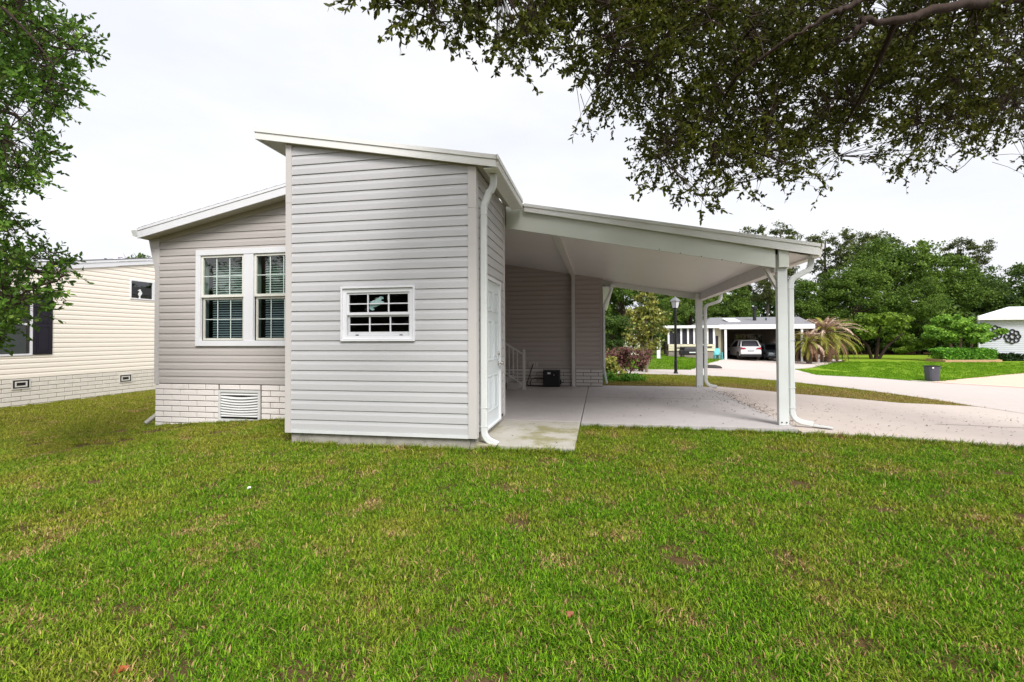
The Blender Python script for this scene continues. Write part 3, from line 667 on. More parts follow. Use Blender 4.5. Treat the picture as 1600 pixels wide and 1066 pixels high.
for px, py in ((1030,391),(1063,397),(1096,402),(1128,407),(1158,412)):
    q = onY(px, py, YC0+.055); MB().tube([(q.x, YC0+.062, q.z+.012), (q.x, YC0+.052, q.z+.012)], .008, 8).build('screw', m_bolt, cp)
# pan ceiling: ribs run down the slope
mb = MB(); y = YC0+.12; k = 0
while y < YC1-.05:
    y2 = min(y+.104, YC1-.05)
    a, b = -3.24, 2.60
    mb.quad((a, y, cc(a)), (b, y, cc(b)), (b, y2-.012, cc(b)), (a, y2-.012, cc(a)))
    mb.quad((a, y2-.012, cc(a)), (b, y2-.012, cc(b)), (b, y2-.012, cc(b)+.012), (a, y2-.012, cc(a)+.012))
    mb.quad((a, y2-.012, cc(a)+.012), (b, y2-.012, cc(b)+.012), (b, y2, cc(b)+.012), (a, y2, cc(a)+.012))
    mb.quad((a, y2, cc(a)+.012), (b, y2, cc(b)+.012), (b, y2, cc(b)), (a, y2, cc(a)))
    y = y2
mb.build('ceiling_pan', m_ceil, cp)
mb = MB(); mb.slab([(2.72, YC0+.13, cb(2.72)+.002), (XC1-.03, YC0+.13, cb(XC1)+.002), (XC1-.03, YC1, cb(XC1)+.002), (2.72, YC1, cb(2.72)+.002)], (0,0,.01)); mb.build('eave_pan', m_ceil, cp)
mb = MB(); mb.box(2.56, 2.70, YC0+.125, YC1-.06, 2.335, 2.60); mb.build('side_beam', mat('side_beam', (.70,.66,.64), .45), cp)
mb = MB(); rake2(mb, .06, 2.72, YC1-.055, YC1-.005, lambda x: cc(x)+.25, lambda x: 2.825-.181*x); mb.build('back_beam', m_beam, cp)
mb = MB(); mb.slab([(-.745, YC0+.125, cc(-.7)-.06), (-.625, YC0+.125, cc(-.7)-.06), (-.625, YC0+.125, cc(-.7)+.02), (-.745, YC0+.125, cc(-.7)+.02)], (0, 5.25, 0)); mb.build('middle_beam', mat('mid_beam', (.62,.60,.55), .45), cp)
def gut(mb, x, y0, y1, z0, z1):
    mb.slab([(x, y0, z0), (x+.085, y0, z0), (x+.125, y0, z1), (x, y0, z1)], (0, y1-y0, 0))
zz = ct(XC1)
mb = MB(); mb.slab([(XC1-.10, YC0+.03, zz-.185), (XC1+.005, YC0+.03, zz-.185), (XC1+.03, YC0+.03, zz-.06), (XC1-.10, YC0+.03, zz-.06)], (0, YC1-YC0, 0))
mb.box(XC1-.012, XC1+.022, YC0-.014, YC1+.02, zz-.052, zz+.002)
mb.build('gutter', mat('gutter_white', (.82,.78,.72), .45), cp)
def post(x0, x1, y0, y1, z1, zcut=None, sleeve=True):
    o = MB(); o.box(x0, x1, y0, y1, .071, z1); o = o.build('post', m_spout, cp, bevel=.006)
    return o
pz = 2.882-.190*2.6
po = post(2.60, 2.735, YC0+.10, YC0+.20, 2.52)
MB().box(2.605, 2.74, YC0+.045, YC0+.099, 2.40, ct(2.68)-.06).build('cap', m_beam, po)
for x in (2.635, 2.70): MB().tube([(x, YC0+.101, .115), (x, YC0+.09, .115)], .010, 10).build('bolt', m_bolt, po)
for yb in (.15, .22): MB().bar((2.46, YC0+yb, 2.41), (2.61, YC0+yb, 2.12), .04, .033, (1,0,0)).build('knee_brace', mat('brace', (.66,.62,.58), .5), cp)
po2 = MB(); po2.box(2.47, 2.62, 12.98, 13.12, .071, 2.36); po2 = po2.build('post', m_spout, cp, bevel=.006)
MB().box(2.445, 2.56, 12.96, 12.979, 2.24, 2.50).build('cap', m_beam, po2)
for x in (2.51, 2.57): MB().tube([(x, 12.979, .115), (x, 12.968, .115)], .010, 10).build('bolt', m_bolt, po2)
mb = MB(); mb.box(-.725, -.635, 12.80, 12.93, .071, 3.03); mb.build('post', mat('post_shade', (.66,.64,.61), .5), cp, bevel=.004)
def cspout(x, y, zt):
    o = MB().tube([(XC1-.07, y, zt), (XC1-.07, y, zt-.05)] + arc((XC1-.075, y, zt-.10), (XC1-.15, y, zt-.22), (XC1-.08, y, zt-.20)) + arc((x+.06, y, zt-.30), (x, y, zt-.44), (x, y, zt-.33)) + [(x, y, 1.2)] + arc((x, y, .28), (x+.13, y-.02, .115), (x, y, .15)) + [(x+.26, y-.05, .095)], 0, rect=(.078, .06)).build('downspout', m_spout, cp)
    for z in (zt-.47, 1.32, .62, .32): MB().box(x-.046, x+.046, y-.036, y+.036, z, z+.006).build('band', m_spout, o)
cspout(2.80, YC0+.17, 2.56)
cspout(2.70, 13.05, 2.50)
MB().slab([(3.06, YC0+.08, .074), (3.28, YC0-.02, .058), (3.30, YC0+.10, .058), (3.10, YC0+.20, .074)], (0,0,.012)).build('splash_pan', m_spout, cp)

# ================================================================ NEIGHBOUR HOUSE (left)
nb = thing('neighbour_house', (-17, 11, -.3), 'cream lap sided house with pale block skirting behind the left oak branches', 'house')
XN = -14.3; PN = lambda u, z, o: (XN+o, u, z)
SN = .194; nf = lambda y: 3.363 + SN*(y-10.873)          # fascia bottom
mb = MB(); siding(mb, PN, [(4, 8.55, .40, 5), (8.55, 9.80, .40, .99), (8.55, 9.80, 2.55, 5), (9.80, 12.42, .40, 5), (12.42, 13.16, .40, 2.66), (12.42, 13.16, 3.20, 5), (13.16, 16, .40, 5)], .405, c=.127, tops=[(nf(0)-.01, SN)], lip=.014)
mb.build('siding', m_cream, nb)
mb = MB(); blocks(mb, PN, 4, 16, -.62, .392, L=.40, c=.111, seed=21, gap=.012); mb.build('skirting', mat('skirt_weathered', (.84,.80,.73), .9, (.68,.63,.56), 9, .8, .5, 80, c3=(.36,.32,.27), scale3=3, th3=.62), nb)
mb = MB(); mb.box(XN-.1, XN-.001, 4, 16, -.7, .399); mb.box(XN-.1, XN-.002, 4, 16, .4, 3.2 if False else 1.0); mb.build('skirting_joint', mat('joint_pale', (.26,.24,.21), .95), nb)
mb = MB(); rk = lambda d0, d1, x0, x1: mb.slab([(x0, 4, nf(4)+d0), (x0, 16, nf(16)+d0), (x0, 16, nf(16)+d1), (x0, 4, nf(4)+d1)], (x1-x0, 0, 0))
rk(0, .125, XN, XN+.05); rk(.130, .185, XN, XN+.065); mb.build('fascia', m_white, nb)
mb = MB(); mb.slab([(XN+.05, 4, nf(4)+.19), (XN+.05, 16, nf(16)+.19), (XN-10, 16, nf(16)+.19), (XN-10, 4, nf(4)+.19)], (0,0,.03)); mb.build('roof', m_shingle, nb)
mb = MB(); mb.box(XN-10, XN-.11, 15.9, 16, -.7, 4.2); mb.build('wall_board', m_inside, nb)
wn = MB(); frame_rect(wn, PN, 12.40, 13.18, 2.62, 3.225, .035, 0, .03); wn.box(XN+.0, XN+.028, 13.18, 13.27, 2.62, 3.225); wn = wn.build('window', m_white, nb)
mb = MB(); pquad(mb, PN, 12.43, 13.15, 2.65, 3.19, .004); mb.build('pane', m_glass_far, wn)
mb = MB(); mb.box(XN-.5, XN-.45, 12.2, 13.3, 2.3, 3.4); mb.box(XN-.45, XN-.06, 13.02, 13.1, 2.6, 3.25); mb.build('window_back', m_black, wn)
wn = MB(); frame_rect(wn, PN, 8.55, 9.82, .97, 2.56, .045, 0, .03); pbox(wn, PN, 8.59, 9.78, 1.74, 1.79, 0, .028); wn = wn.build('window', m_white, nb)
mb = MB(); pquad(mb, PN, 8.59, 9.78, 1.0, 2.53, .004); mb.build('pane', m_glass_far, wn)
mb = MB(); mb.box(XN-.5, XN-.45, 8.3, 10, .8, 2.8); mb.build('window_back', m_slat, wn)
sh = MB(); pbox(sh, PN, 9.835, 10.27, .985, 2.545, .012, .035); sh = sh.build('shutter', m_shutter, nb, bevel=.003)
mb = MB()
for z0, z1 in ((1.05, 1.72), (1.80, 2.48)): frame_rect(mb, PN, 9.90, 10.205, z0, z1, .02, .0352, .043); pbox(mb, PN, 9.95, 10.155, z0+.05, z1-.05, .0352, .041)
mb.build('shutter_panel', m_shutter, sh)
for y0, z0 in ((9.39, .13), (12.08, .05)):
    v_ = MB(); frame_rect(v_, PN, y0, y0+.40, z0, z0+.25, .022, .016, .032); pbox(v_, PN, y0+.07, y0+.33, z0+.055, z0+.085, .016, .030); pbox(v_, PN, y0+.07, y0+.33, z0+.165, z0+.195, .016, .030); pbox(v_, PN, y0+.07, y0+.10, z0+.085, z0+.165, .016, .030); pbox(v_, PN, y0+.30, y0+.33, z0+.085, z0+.165, .016, .030)
    v_ = v_.build('foundation_vent', mat('vent_grey', (.72,.69,.64), .6), nb)
    mb = MB(); pquad(mb, PN, y0+.02, y0+.38, z0+.02, z0+.23, .0175); mb.build('vent_back', m_black, v_)
sea = [(0,0),(.03,-.01),(.05,.02),(.035,.05),(.05,.09),(.085,.13),(.09,.17),(.12,.175),(.085,.195),(.075,.23),(.05,.26),(.055,.285),(.02,.29),(-.005,.27),(-.05,.245),(-.01,.235),(.01,.21),(-.02,.17),(-.035,.13),(-.02,.09),(.0,.06),(-.015,.04)]
cutout('seahorse_cutout', [(12.70+u, 2.655+z) for u, z in sea], PN, .0035+.012, .008, m_whitecut, 'white seahorse cutout in the small high window of the cream house', 'ornament')
ds = thing('satellite_dish', onX(183, 404, -15.2), 'small pale satellite dish on the roof of the cream house', 'satellite dish')
mb = MB(); c = onX(184, 402.5, -15.2)
prof = [(0.0, 0), (.10, .012), (.19, .045), (.195, .05), (.10, .02), (.02, .010)]
mb.lathe(prof, (0,0,0), 20); o = mb.build('dish', mat('dish_grey', (.70,.68,.78), .5), None, smooth=True); o.matrix_world = Matrix.Translation(c) @ Matrix.Rotation(R_(50), 4, 'Y') @ Matrix.Rotation(R_(25), 4, 'X'); 
o.parent = ds; o.matrix_parent_inverse = ds.matrix_world.inverted()
zr_ = nf(c.y)+.22
MB().tube([(c.x, c.y, zr_), (c.x, c.y, c.z)], .02, 8).build('mast', m_steel, ds); MB().tube([c, c+Vector((.25, -.05, -.02))], .012, 6).build('feed_arm', m_bolt, ds)
c = onX(165, 404, -15.0); tag(MB().tube([(c.x, c.y, nf(c.y)+.2), (c.x, c.y, c.z)], .035, 10).build('vent_pipe', m_bolt), 'short dark vent pipe on the roof of the cream house', 'vent pipe')

# ================================================================ STREET HOUSE (across the road)
YS = 42.3
sh_ = thing('street_house', (8, 45, -.6), 'low cream house across the road with grey shingle roof, screened porch and open carport', 'house')
q = lambda x, y, Y=YS: onY(x, y, Y)
m_cream2 = mat('cream_stucco', (.72,.68,.50), .7, (.66,.62,.45), 1.5)
m_lattice = mat('lattice_cream', (.55,.53,.42), .7)
m_screen = mat('porch_screen', (.022,.020,.032), .8, (.035,.033,.045), 2)
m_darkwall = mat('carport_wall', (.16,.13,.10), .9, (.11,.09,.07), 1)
m_white2 = mat('street_trim', (.85,.85,.86), .5)
x0 = q(1040, 500).x; xa = q(1128, 500).x; xb = q(1285, 500).x; ze = q(1130, 508).z; zb_ = q(1130, 514.5).z; zg = -.75
zr1 = q(1150, 496, YS+4).z
mb = MB(); r0 = q(1110, 496, YS+4).x; r1 = q(1248, 496, YS+4).x; L0 = q(1098, 508).x; L1 = q(1270, 508).x
mb.add([(L0, YS-.4, ze), (L1, YS-.4, ze), (r1, YS+4, zr1), (r0, YS+4, zr1), (L0, YS+8.4, ze), (L1, YS+8.4, ze), (L0, YS-.4, ze-.03), (L1, YS-.4, ze-.03), (L0, YS+8.4, ze-.03), (L1, YS+8.4, ze-.03)],
       [(0,1,2,3),(1,5,2),(3,2,5,4),(0,3,4),(0,6,7,1),(1,7,9,5),(5,9,8,4),(4,8,6,0),(6,8,9,7)])
rf = mb.build('roof', m_shingle_l, sh_)
a = q(1135, 502, YS+1.6); MB().slab([(a.x, YS+1.0, a.z-.12), (a.x+1.0, YS+1.0, a.z-.12), (a.x+.8, YS+2.3, a.z+.20), (a.x-.2, YS+2.3, a.z+.20)], (0,-.04,.08)).build('skylight', m_white2, rf)
a = q(1179, 504, YS+2); b = q(1179, 478, YS+2)
MB().lathe([(.30,0),(.26,.10),(.14,.16),(.14,b.z-a.z-.25),(.22,b.z-a.z-.22),(.22,b.z-a.z-.05),(.10,b.z-a.z)], a-Vector((0,0,.05)), 16).build('chimney', m_black, rf)
a = q(1197, 502, YS+2); MB().tube([a-Vector((0,0,.2)), a+Vector((0,0,.3))], .06, 10).build('vent_pipe', m_bolt, rf)
MB().box(xa-.3, L1, YS-.42, YS-.30, zb_, ze+.02).build('fascia', m_white2, sh_)
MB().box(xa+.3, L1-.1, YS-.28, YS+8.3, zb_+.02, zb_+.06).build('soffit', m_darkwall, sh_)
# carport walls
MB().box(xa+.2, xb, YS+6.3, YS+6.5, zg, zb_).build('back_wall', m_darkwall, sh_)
for xx, ww in ((q(1152, 1, YS+6.2).x, 1.2), (q(1172, 1, YS+6.2).x, 1.6)):
    wd = MB().box(xx-ww/2, xx+ww/2, YS+6.24, YS+6.29, .75, 1.65).build('window', mat('dark_window_frame', (.20,.18,.15), .5), sh_)
    MB().box(xx-ww/2+.06, xx+ww/2-.06, YS+6.22, YS+6.235, .81, 1.59).build('pane', m_glass_far, wd)
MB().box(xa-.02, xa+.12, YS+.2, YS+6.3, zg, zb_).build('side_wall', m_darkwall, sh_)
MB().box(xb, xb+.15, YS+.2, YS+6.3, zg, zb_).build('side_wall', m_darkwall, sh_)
MB().box(xa+.1, xa+.28, YS-.35, YS-.20, zg+.1, zb_).build('column', m_white2, sh_)
MB().box(xa+5.9, xa+6.05, YS-.35, YS-.20, zg+.1, zb_).build('column', m_white2, sh_)
# recessed entry wall with door
xd = q(1110, 1, YS+.2).x
MB().box(xd, xa-.03, YS+.2, YS+.35, zg, zb_+.1).build('entry_wall', m_cream2, sh_)
dd = MB().box(q(1113,1).x, q(1117.5,1).x, YS+.12, YS+.19, q(1113,559).z, q(1113,525).z).build('door', m_screen, sh_)
MB().box(q(1111.5,1).x, q(1112.8,1).x, YS+.10, YS+.19, q(1113,559).z, q(1113,523).z).build('door_frame', m_white2, dd)
# screened porch, standing forward
YP = YS-1.6
px0, px1 = onY(1040, 1, YP).x, onY(1111, 1, YP).x
zt_, zs_, zc_, zd_ = onY(1070, 513, YP).z, onY(1070, 538, YP).z, onY(1070, 548.5, YP).z, onY(1070, 563, YP).z
MB().box(px0-.3, onY(1120,1,YP).x, YP-.25, YS+.1, zt_, zt_+.22).build('porch_roof', m_white2, sh_)
MB().box(px0, px1, YP+.05, YP+.10, zs_, zt_).build('porch_screen', m_screen, sh_)
MB().box(px1-.08, px1-.03, YP+.11, YS+.19, zs_, zt_).build('porch_screen', m_screen, sh_)
mb = MB(); mb.box(px0, px1, YP, YP+.14, zc_, zs_); mb.box(px1-.14, px1, YP+.141, YS+.19, zc_, zs_)
for i in range(3): mb.box(px0, px1, YP-.02, YP, zc_+.02+i*(zs_-zc_)/3, zc_+.03+i*(zs_-zc_)/3)
mb.build('porch_wall', m_cream2, sh_)
MB().box(px0, px1-.05, YP+.05, YS+.1, zg, zc_).build('porch_base', mat('base_block', (.34,.30,.26), .9, (.20,.17,.14), 3, .8), sh_)
for px_ in (1040, 1050, 1059.5, 1070, 1079.5, 1100, 1110):
    c = onY(px_, 1, YP).x; MB().box(c-.07, c+.07, YP-.03, YP+.049, zs_, zt_).build('porch_post', m_white2, sh_)
wv = MB().box(onY(1100,1,YP).x, onY(1107,1,YP).x, YP-.03, YP-.001, onY(1100,543.5,YP).z, onY(1100,541.5,YP).z).build('porch_vent', m_black, sh_)
# things by the porch
def gz(x, y): return T(x, y)
c = onY(1062, 555, YP-1.0)
ob = thing('patio_table', (c.x, c.y, gz(c.x, c.y)), 'dark covered patio table beside the screened porch, left of the grill', 'table')
z0 = gz(c.x, c.y)
MB().box(c.x-.35, c.x+.35, c.y-.35, c.y+.35, z0+.72, z0+.80).build('table_top', m_blackpaint, ob)
for sx_, sy_ in ((-1,-1),(1,-1),(1,1),(-1,1)): MB().bar((c.x+sx_*.28, c.y+sy_*.28, z0), (c.x+sx_*.28, c.y+sy_*.28, z0+.72), .06, .06).build('leg', m_blackpaint, ob)
c = onY(1077, 555, YP-1.0); z0 = gz(c.x, c.y)
ob = thing('grill', (c.x, c.y, z0), 'long black barbecue grill beside the porch wall across the road', 'grill')
MB().box(c.x-.75, c.x+.75, c.y-.3, c.y+.3, z0+.25, z0+.62).build('firebox', m_black, ob, bevel=.04)
MB().tube([(c.x-.7, c.y, z0+.64), (c.x+.7, c.y, z0+.64)], .26, 14).build('lid', m_black, ob)
MB().box(c.x-.05, c.x+.55, c.y-.36, c.y-.31, z0+.42, z0+.50).build('handle', m_white2, ob)
for s_ in (-1, 1): MB().bar((c.x+s_*.62, c.y, z0), (c.x+s_*.62, c.y, z0+.25), .08, .3).build('leg', m_black, ob)
def lawn_chair(px, D_, m, label, lab):
    c = atD(px, 556, D_); z0 = gz(c.x, c.y); ob = thing('lawn_chair', (c.x, c.y, z0), label, 'chair', lab)
    mb = MB(); mb.slab([(c.x-.27, c.y-.3, z0+.40), (c.x+.27, c.y-.3, z0+.40), (c.x+.27, c.y+.22, z0+.33), (c.x-.27, c.y+.22, z0+.33)], (0,0,.035)); mb.build('seat', m, ob)
    mb = MB(); mb.slab([(c.x-.27, c.y+.22, z0+.34), (c.x+.27, c.y+.22, z0+.34), (c.x+.24, c.y+.42, z0+.92), (c.x-.24, c.y+.42, z0+.92)], (0,-.035,0)); mb.build('backrest', m, ob)
    for s_ in (-1, 1):
        MB().bar((c.x+s_*.29, c.y-.32, z0+.58), (c.x+s_*.29, c.y+.32, z0+.60), .06, .03).build('armrest', m, ob)
        MB().bar((c.x+s_*.28, c.y-.28, z0), (c.x+s_*.28, c.y-.28, z0+.57), .05, .05).build('leg', m, ob)
        MB().bar((c.x+s_*.28, c.y+.34, z0), (c.x+s_*.28, c.y+.22, z0+.40), .05, .05).build('leg', m, ob)
    return ob
lawn_chair(1115.5, 39.3, m_teal, 'teal plastic lawn chair by the cream entry wall, nearer the door', 'teal chairs')
lawn_chair(1121.5, 38.6, m_teal, 'teal plastic lawn chair next to the white carport column', 'teal chairs')
c = G(1111.5, 576); st_ = MB(); st_.lathe([(0.0,0),(.42,.0),(.46,.05),(.38,.12),(.2,.16),(.0,.165)], c, 16)
tag(st_.build('ground_cover_plate', mat('dark_stone', (.05,.045,.04), .9, (.03,.03,.025), 8), smooth=True), 'dark round stone lid on the grass beside the far driveway', 'stone')
c = G(1098, 577); mbx = thing('mailbox', c, 'black mailbox on a dark post at the far road edge behind the carport post', 'mailbox')
zt2 = c.z + (577-552)*c.y*.98/FPX
MB().bar(c-Vector((0,0,.05)), (c.x, c.y, zt2), .10, .10).build('post', m_blackpaint, mbx)
mb = MB(); mb.tube([(c.x-.05, c.y-.28, zt2+.16), (c.x+.10, c.y+.28, zt2+.20)], .14, 14); mb.build('box', m_blackpaint, mbx, smooth=False)
c = G(1029, 561); wp = thing('porch_ramp_post', c, 'short white post at the left end of the porch behind the magnolia', 'post')
MB().bar(c, (c.x, c.y, c.z+1.2), .22, .22).build('shaft', m_white2, wp); MB().box(c.x-.15, c.x+.15, c.y-.15, c.y+.15, c.z+1.2, c.z+1.28).build('cap', m_white2, wp)
# pale corner of another house behind the magnolia
oh = thing('cream_shed', (0, 40, 0), 'pale cream outbuilding glimpsed between the magnolia and the purple shrub', 'shed')
a, b = onY(976, 522, 40), onY(1000, 560, 40)
MB().box(a.x, b.x, 40, 43, -.1, a.z-.1).build('wall', m_cream2, oh); MB().box(a.x+.45, a.x+.62, 39.93, 39.999, -.1, a.z-.1).build('corner_trim', m_white2, oh)
MB().slab([(a.x-.1, 39.8, a.z-.1), (b.x+.2, 39.8, a.z-.6+.5), (b.x+.2, 43.2, a.z-.1), (a.x-.1, 43.2, a.z-.1)], (0,0,.08)).build('roof', m_white2, oh)

# ---------------------------------------------------------------- cars
m_carwhite = mat('car_paint_white', (.82,.83,.85), .18, (.80,.81,.83), 3, spec=.6)
m_carblue = mat('car_paint_silver_blue', (.34,.42,.47), .22, (.32,.40,.45), 3, metal=.3, spec=.6)
m_cglass = mat('car_glass', (.02,.022,.028), .06, spec=.8)
m_tyre = mat('tyre_rubber', (.02,.02,.02), .85)
m_rim = mat('wheel_rim', (.50,.50,.52), .3, metal=.7)
m_red = mat('tail_lamp', (.35,.01,.03), .2); m_lamp = mat('head_lamp', (.75,.78,.80), .1)
m_plate = mat('number_plate', (.45,.48,.50), .5)
def car(name, loc, label, cat, paint, P_, W, away=True):
    """P_: belt profile, glasshouse profile as (y,z) lists; y=0 is the end towards the camera"""
    root = thing(name, loc, label, cat); ox, oy, oz = loc
    def prism(prof, w0, w1, zref):      # width tapers with height
        vs = []
        for s_ in (-1, 1):
            for y, z in prof:
                t = (z-zref[0])/(zref[1]-zref[0]); ww = (w0+(w1-w0)*min(max(t, 0), 1))/2
                vs.append((ox+s_*ww, oy+y, oz+z))
        n = len(prof); return MB().add(vs, [tuple(range(n))[::-1], tuple(range(n, 2*n))]+[(i, (i+1) % n, n+(i+1) % n, n+i) for i in range(n)])
    prism(P_['body'], W, W*.94, (.3, 1.0)).build('body', paint, root, bevel=.07)
    prism(P_['cabin'], W*.90, W*.72, P_['cz']).build('cabin', m_cglass, root, bevel=.04)
    prism(P_['roof'], W*.76, W*.70, (P_['cz'][1]-.06, P_['cz'][1]+.05)).build('roof', paint, root, bevel=.03)
    prism(P_['sill'], W*.97, W*.98, (.15, .45)).build('bumper', m_black, root, bevel=.04)
    for s_ in (-1, 1):
        for yy in P_['pillars']:
            z0, z1 = P_['cz']; (ya, yb) = yy
            MB().bar((ox+s_*W*.455, oy+ya, oz+z0), (ox+s_*W*.37, oy+yb, oz+z1), .10, .07).build('pillar', paint, root)
        for yy in P_['wheels']:
            wh = MB().tube([(ox+s_*(W/2-.20), oy+yy, oz+.34), (ox+s_*(W/2+.01), oy+yy, oz+.34)], .34, 20).build('wheel', m_tyre, root)
            MB().tube([(ox+s_*(W/2+.0), oy+yy, oz+.34), (ox+s_*(W/2+.02), oy+yy, oz+.34)], .22, 16).build('rim', m_rim, wh)
    return root
ya_ = 42.75; xl, xr = onY(1151, 1, ya_).x, onY(1184, 1, ya_).x; Wc = xr-xl; xc = (xl+xr)/2; zc0 = onY(1167, 562.3, ya_).z
suv = car('parked_suv', (xc, ya_, zc0), 'white compact suv parked nose-in under the carport across the road', 'car', m_carwhite,
    dict(body=[(.05,.42),(.0,.62),(.06,.98),(.22,1.12),(1.2,1.10),(3.3,1.02),(4.3,.92),(4.55,.70),(4.58,.40),(4.3,.30),(.3,.30)],
         cabin=[(.20,1.06),(.60,1.56),(2.3,1.60),(3.35,1.04)], cz=(1.06,1.60), roof=[(.38,1.56),(.50,1.63),(1.2,1.68),(2.3,1.66),(2.45,1.58)],
         sill=[(-.02,.24),(-.03,.46),(.2,.48),(4.5,.46),(4.62,.40),(4.55,.22)], pillars=[((.16),(.52)),((1.1),(1.15)),((3.3),(2.3))], wheels=(.85, 3.65)), Wc)
ox, oy, oz = xc, ya_, zc0
for s_ in (-1, 1): MB().slab([(ox+s_*Wc*.20, oy+.035, oz+.90), (ox+s_*Wc*.485, oy+.06, oz+.86), (ox+s_*Wc*.475, oy+.085, oz+1.04), (ox+s_*Wc*.30, oy+.06, oz+1.0)], (0,-.05,0)).build('tail_lamp', m_red, suv)
MB().slab([(ox-Wc*.34, oy+.24, oz+1.12), (ox+Wc*.34, oy+.24, oz+1.12), (ox+Wc*.30, oy+.52, oz+1.50), (ox-Wc*.30, oy+.52, oz+1.50)], (0,-.03,.01)).build('rear_window', mat('rear_glass', (.10,.10,.12), .1, spec=.8), suv)
MB().box(ox-.26, ox+.26, oy-.035, oy-.003, oz+.70, oz+.86).build('number_plate', m_plate, suv)
yb_ = 44.2; xl, xr = onY(1194, 1, yb_).x, onY(1226, 1, yb_).x; Ws = xr-xl; xs_ = (xl+xr)/2; zs0 = T(xs_, yb_)+.06
sed = car('parked_sedan', (xs_, yb_, zs0), 'silver blue sedan facing out of the far carport beside the white suv', 'car', m_carblue,
    dict(body=[(.0,.45),(.02,.62),(.30,.74),(1.3,.92),(3.6,.98),(4.5,.95),(4.65,.60),(4.6,.32),(.2,.28)],
         cabin=[(1.1,.90),(1.85,1.40),(3.0,1.42),(3.9,.96)], cz=(.90,1.42), roof=[(1.75,1.37),(1.9,1.43),(2.5,1.47),(3.0,1.44),(3.1,1.38)],
         sill=[(-.02,.20),(-.02,.34),(.2,.40),(4.5,.40),(4.66,.36),(4.6,.20)], pillars=[((1.15),(1.80)),((2.4),(2.4)),((3.85),(3.0))], wheels=(.9, 3.6)), Ws)
ox, oy, oz = xs_, yb_, zs0
for s_ in (-1, 1): MB().slab([(ox+s_*Ws*.27, oy+.0, oz+.58), (ox+s_*Ws*.46, oy+.08, oz+.60), (ox+s_*Ws*.46, oy+.14, oz+.70), (ox+s_*Ws*.30, oy+.04, oz+.69)], (0,-.04,0)).build('head_lamp', m_lamp, sed)
MB().box(ox-Ws*.2, ox+Ws*.2, oy-.03, oy+.0, oz+.48, oz+.60).build('grille', m_black, sed)

# ================================================================ WHITE HOUSE (right) with two iron medallions
YR_ = 46.5
wh_ = thing('white_house', (35, 49, -.75), 'white lap sided house with pale metal roof at the right beyond the hedge', 'house')
q = lambda x, y, Y=YR_: onY(x, y, Y)
a = q(1528, 500); xR = q(1750, 500).x; zgr = -.8
m_wsid = mat('white_siding', (.52,.54,.60), .55, (.50,.52,.58), 1.5, stretch=(1,1,6))
mb = MB(); siding(mb, lambda u, z, o: (u, YR_-o, z), [(a.x, xR, -.8, a.z)], -.8, c=.17, lip=.02); mb.build('siding', m_wsid, wh_)
MB().box(a.x, xR, YR_+.001, YR_+.1, -.8, a.z).build('wall_board', m_white2, wh_)
MB().box(a.x, a.x+.12, YR_-.03, YR_, -.8, a.z).build('corner_trim', m_white2, wh_)
MB().box(a.x-.3, xR, YR_-.50, YR_-.35, a.z-.02, q(1540, 493.5).z).build('fascia', m_white2, wh_)
rx, rzz = q(1576, 479.5, YR_+3.5).x, q(1576, 479.5, YR_+3.5).z; zf = q(1540, 493.5).z-.03
mb = MB(); mb.add([(a.x-.3, YR_-.48, zf), (xR, YR_-.48, zf), (xR, YR_+3.5, rzz), (rx, YR_+3.5, rzz), (a.x*(YR_+7.5)/YR_, YR_+7.5, zf), (xR, YR_+7.5, zf)], [(0,1,2,3),(3,2,5,4),(0,3,4)])
mb.build('roof', mat('white_metal_roof', (.80,.81,.84), .5, (.76,.77,.80), 2), wh_)
def medallion(px, py, label):
    c = q(px, py); r = 10.2*YR_/FPX*.98; ob = thing('wall_medallion', (c.x, YR_-.07, c.z), label, 'wall ornament', 'iron medallions on the white house')
    def ring(cx, cz, rr, th):
        n = 20; return MB().tube([(cx+rr*math.cos(2*math.pi*i/n), YR_-.07, cz+rr*math.sin(2*math.pi*i/n)) for i in range(n+1)], th, 6, cap=False)
    for k in range(8):
        t = math.pi/4*k; ring(c.x+r*.68*math.cos(t), c.z+r*.68*math.sin(t), r*.27, .035).build('petal', m_black, ob)
    ring(c.x, c.z, r*.30, .04).build('centre_ring', m_black, ob); ring(c.x, c.z, r*.86, .03).build('outer_ring', m_black, ob)
medallion(1581, 526, 'dark iron flower medallion on the white wall, the fully visible one')
medallion(1554, 520, 'dark iron flower medallion half hidden behind the crepe myrtle leaves')

# ---------------------------------------------------------------- trash can at the kerb
c = G(1456.5, 596.5); Dc = (c-CP).dot(fw); k = Dc/FPX
tc = thing('trash_can', c, 'dark grey lidless plastic trash can at the road edge', 'trash can')
hh = 24.5*k; rb_, rt_ = 7.9*k, 9.9*k
mb = MB(); n = 24
def rrect(r, z, n=24): 
    out = []
    for i in range(n):
        t = 2*math.pi*i/n; cx, sy_ = math.cos(t), math.sin(t); p_ = 3.2; d = (abs(cx)**p_+abs(sy_)**p_)**(-1/p_); out.append((c.x+r*d*cx, c.y+r*d*sy_*.9, c.z+z))
    return out
rings = [rrect(rb_, 0), rrect(rb_*1.01, .02), rrect(rt_*.93, hh*.86), rrect(rt_*.95, hh*.87), rrect(rt_*.95, hh), rrect(rt_*.88, hh), rrect(rt_*.86, hh*.8), rrect(rb_*.93, .04)]
for r_ in rings: mb.v += r_
for i in range(len(rings)-1):
    for j in range(n): mb.f.append((i*n+j, i*n+(j+1) % n, (i+1)*n+(j+1) % n, (i+1)*n+j))
mb.f.append(tuple(range(n))[::-1]); mb.f.append(tuple((len(rings)-1)*n+j for j in range(n)))
mb.build('bin', mat('bin_plastic', (.085,.09,.115), .5, (.055,.058,.075), 6, .8), tc)
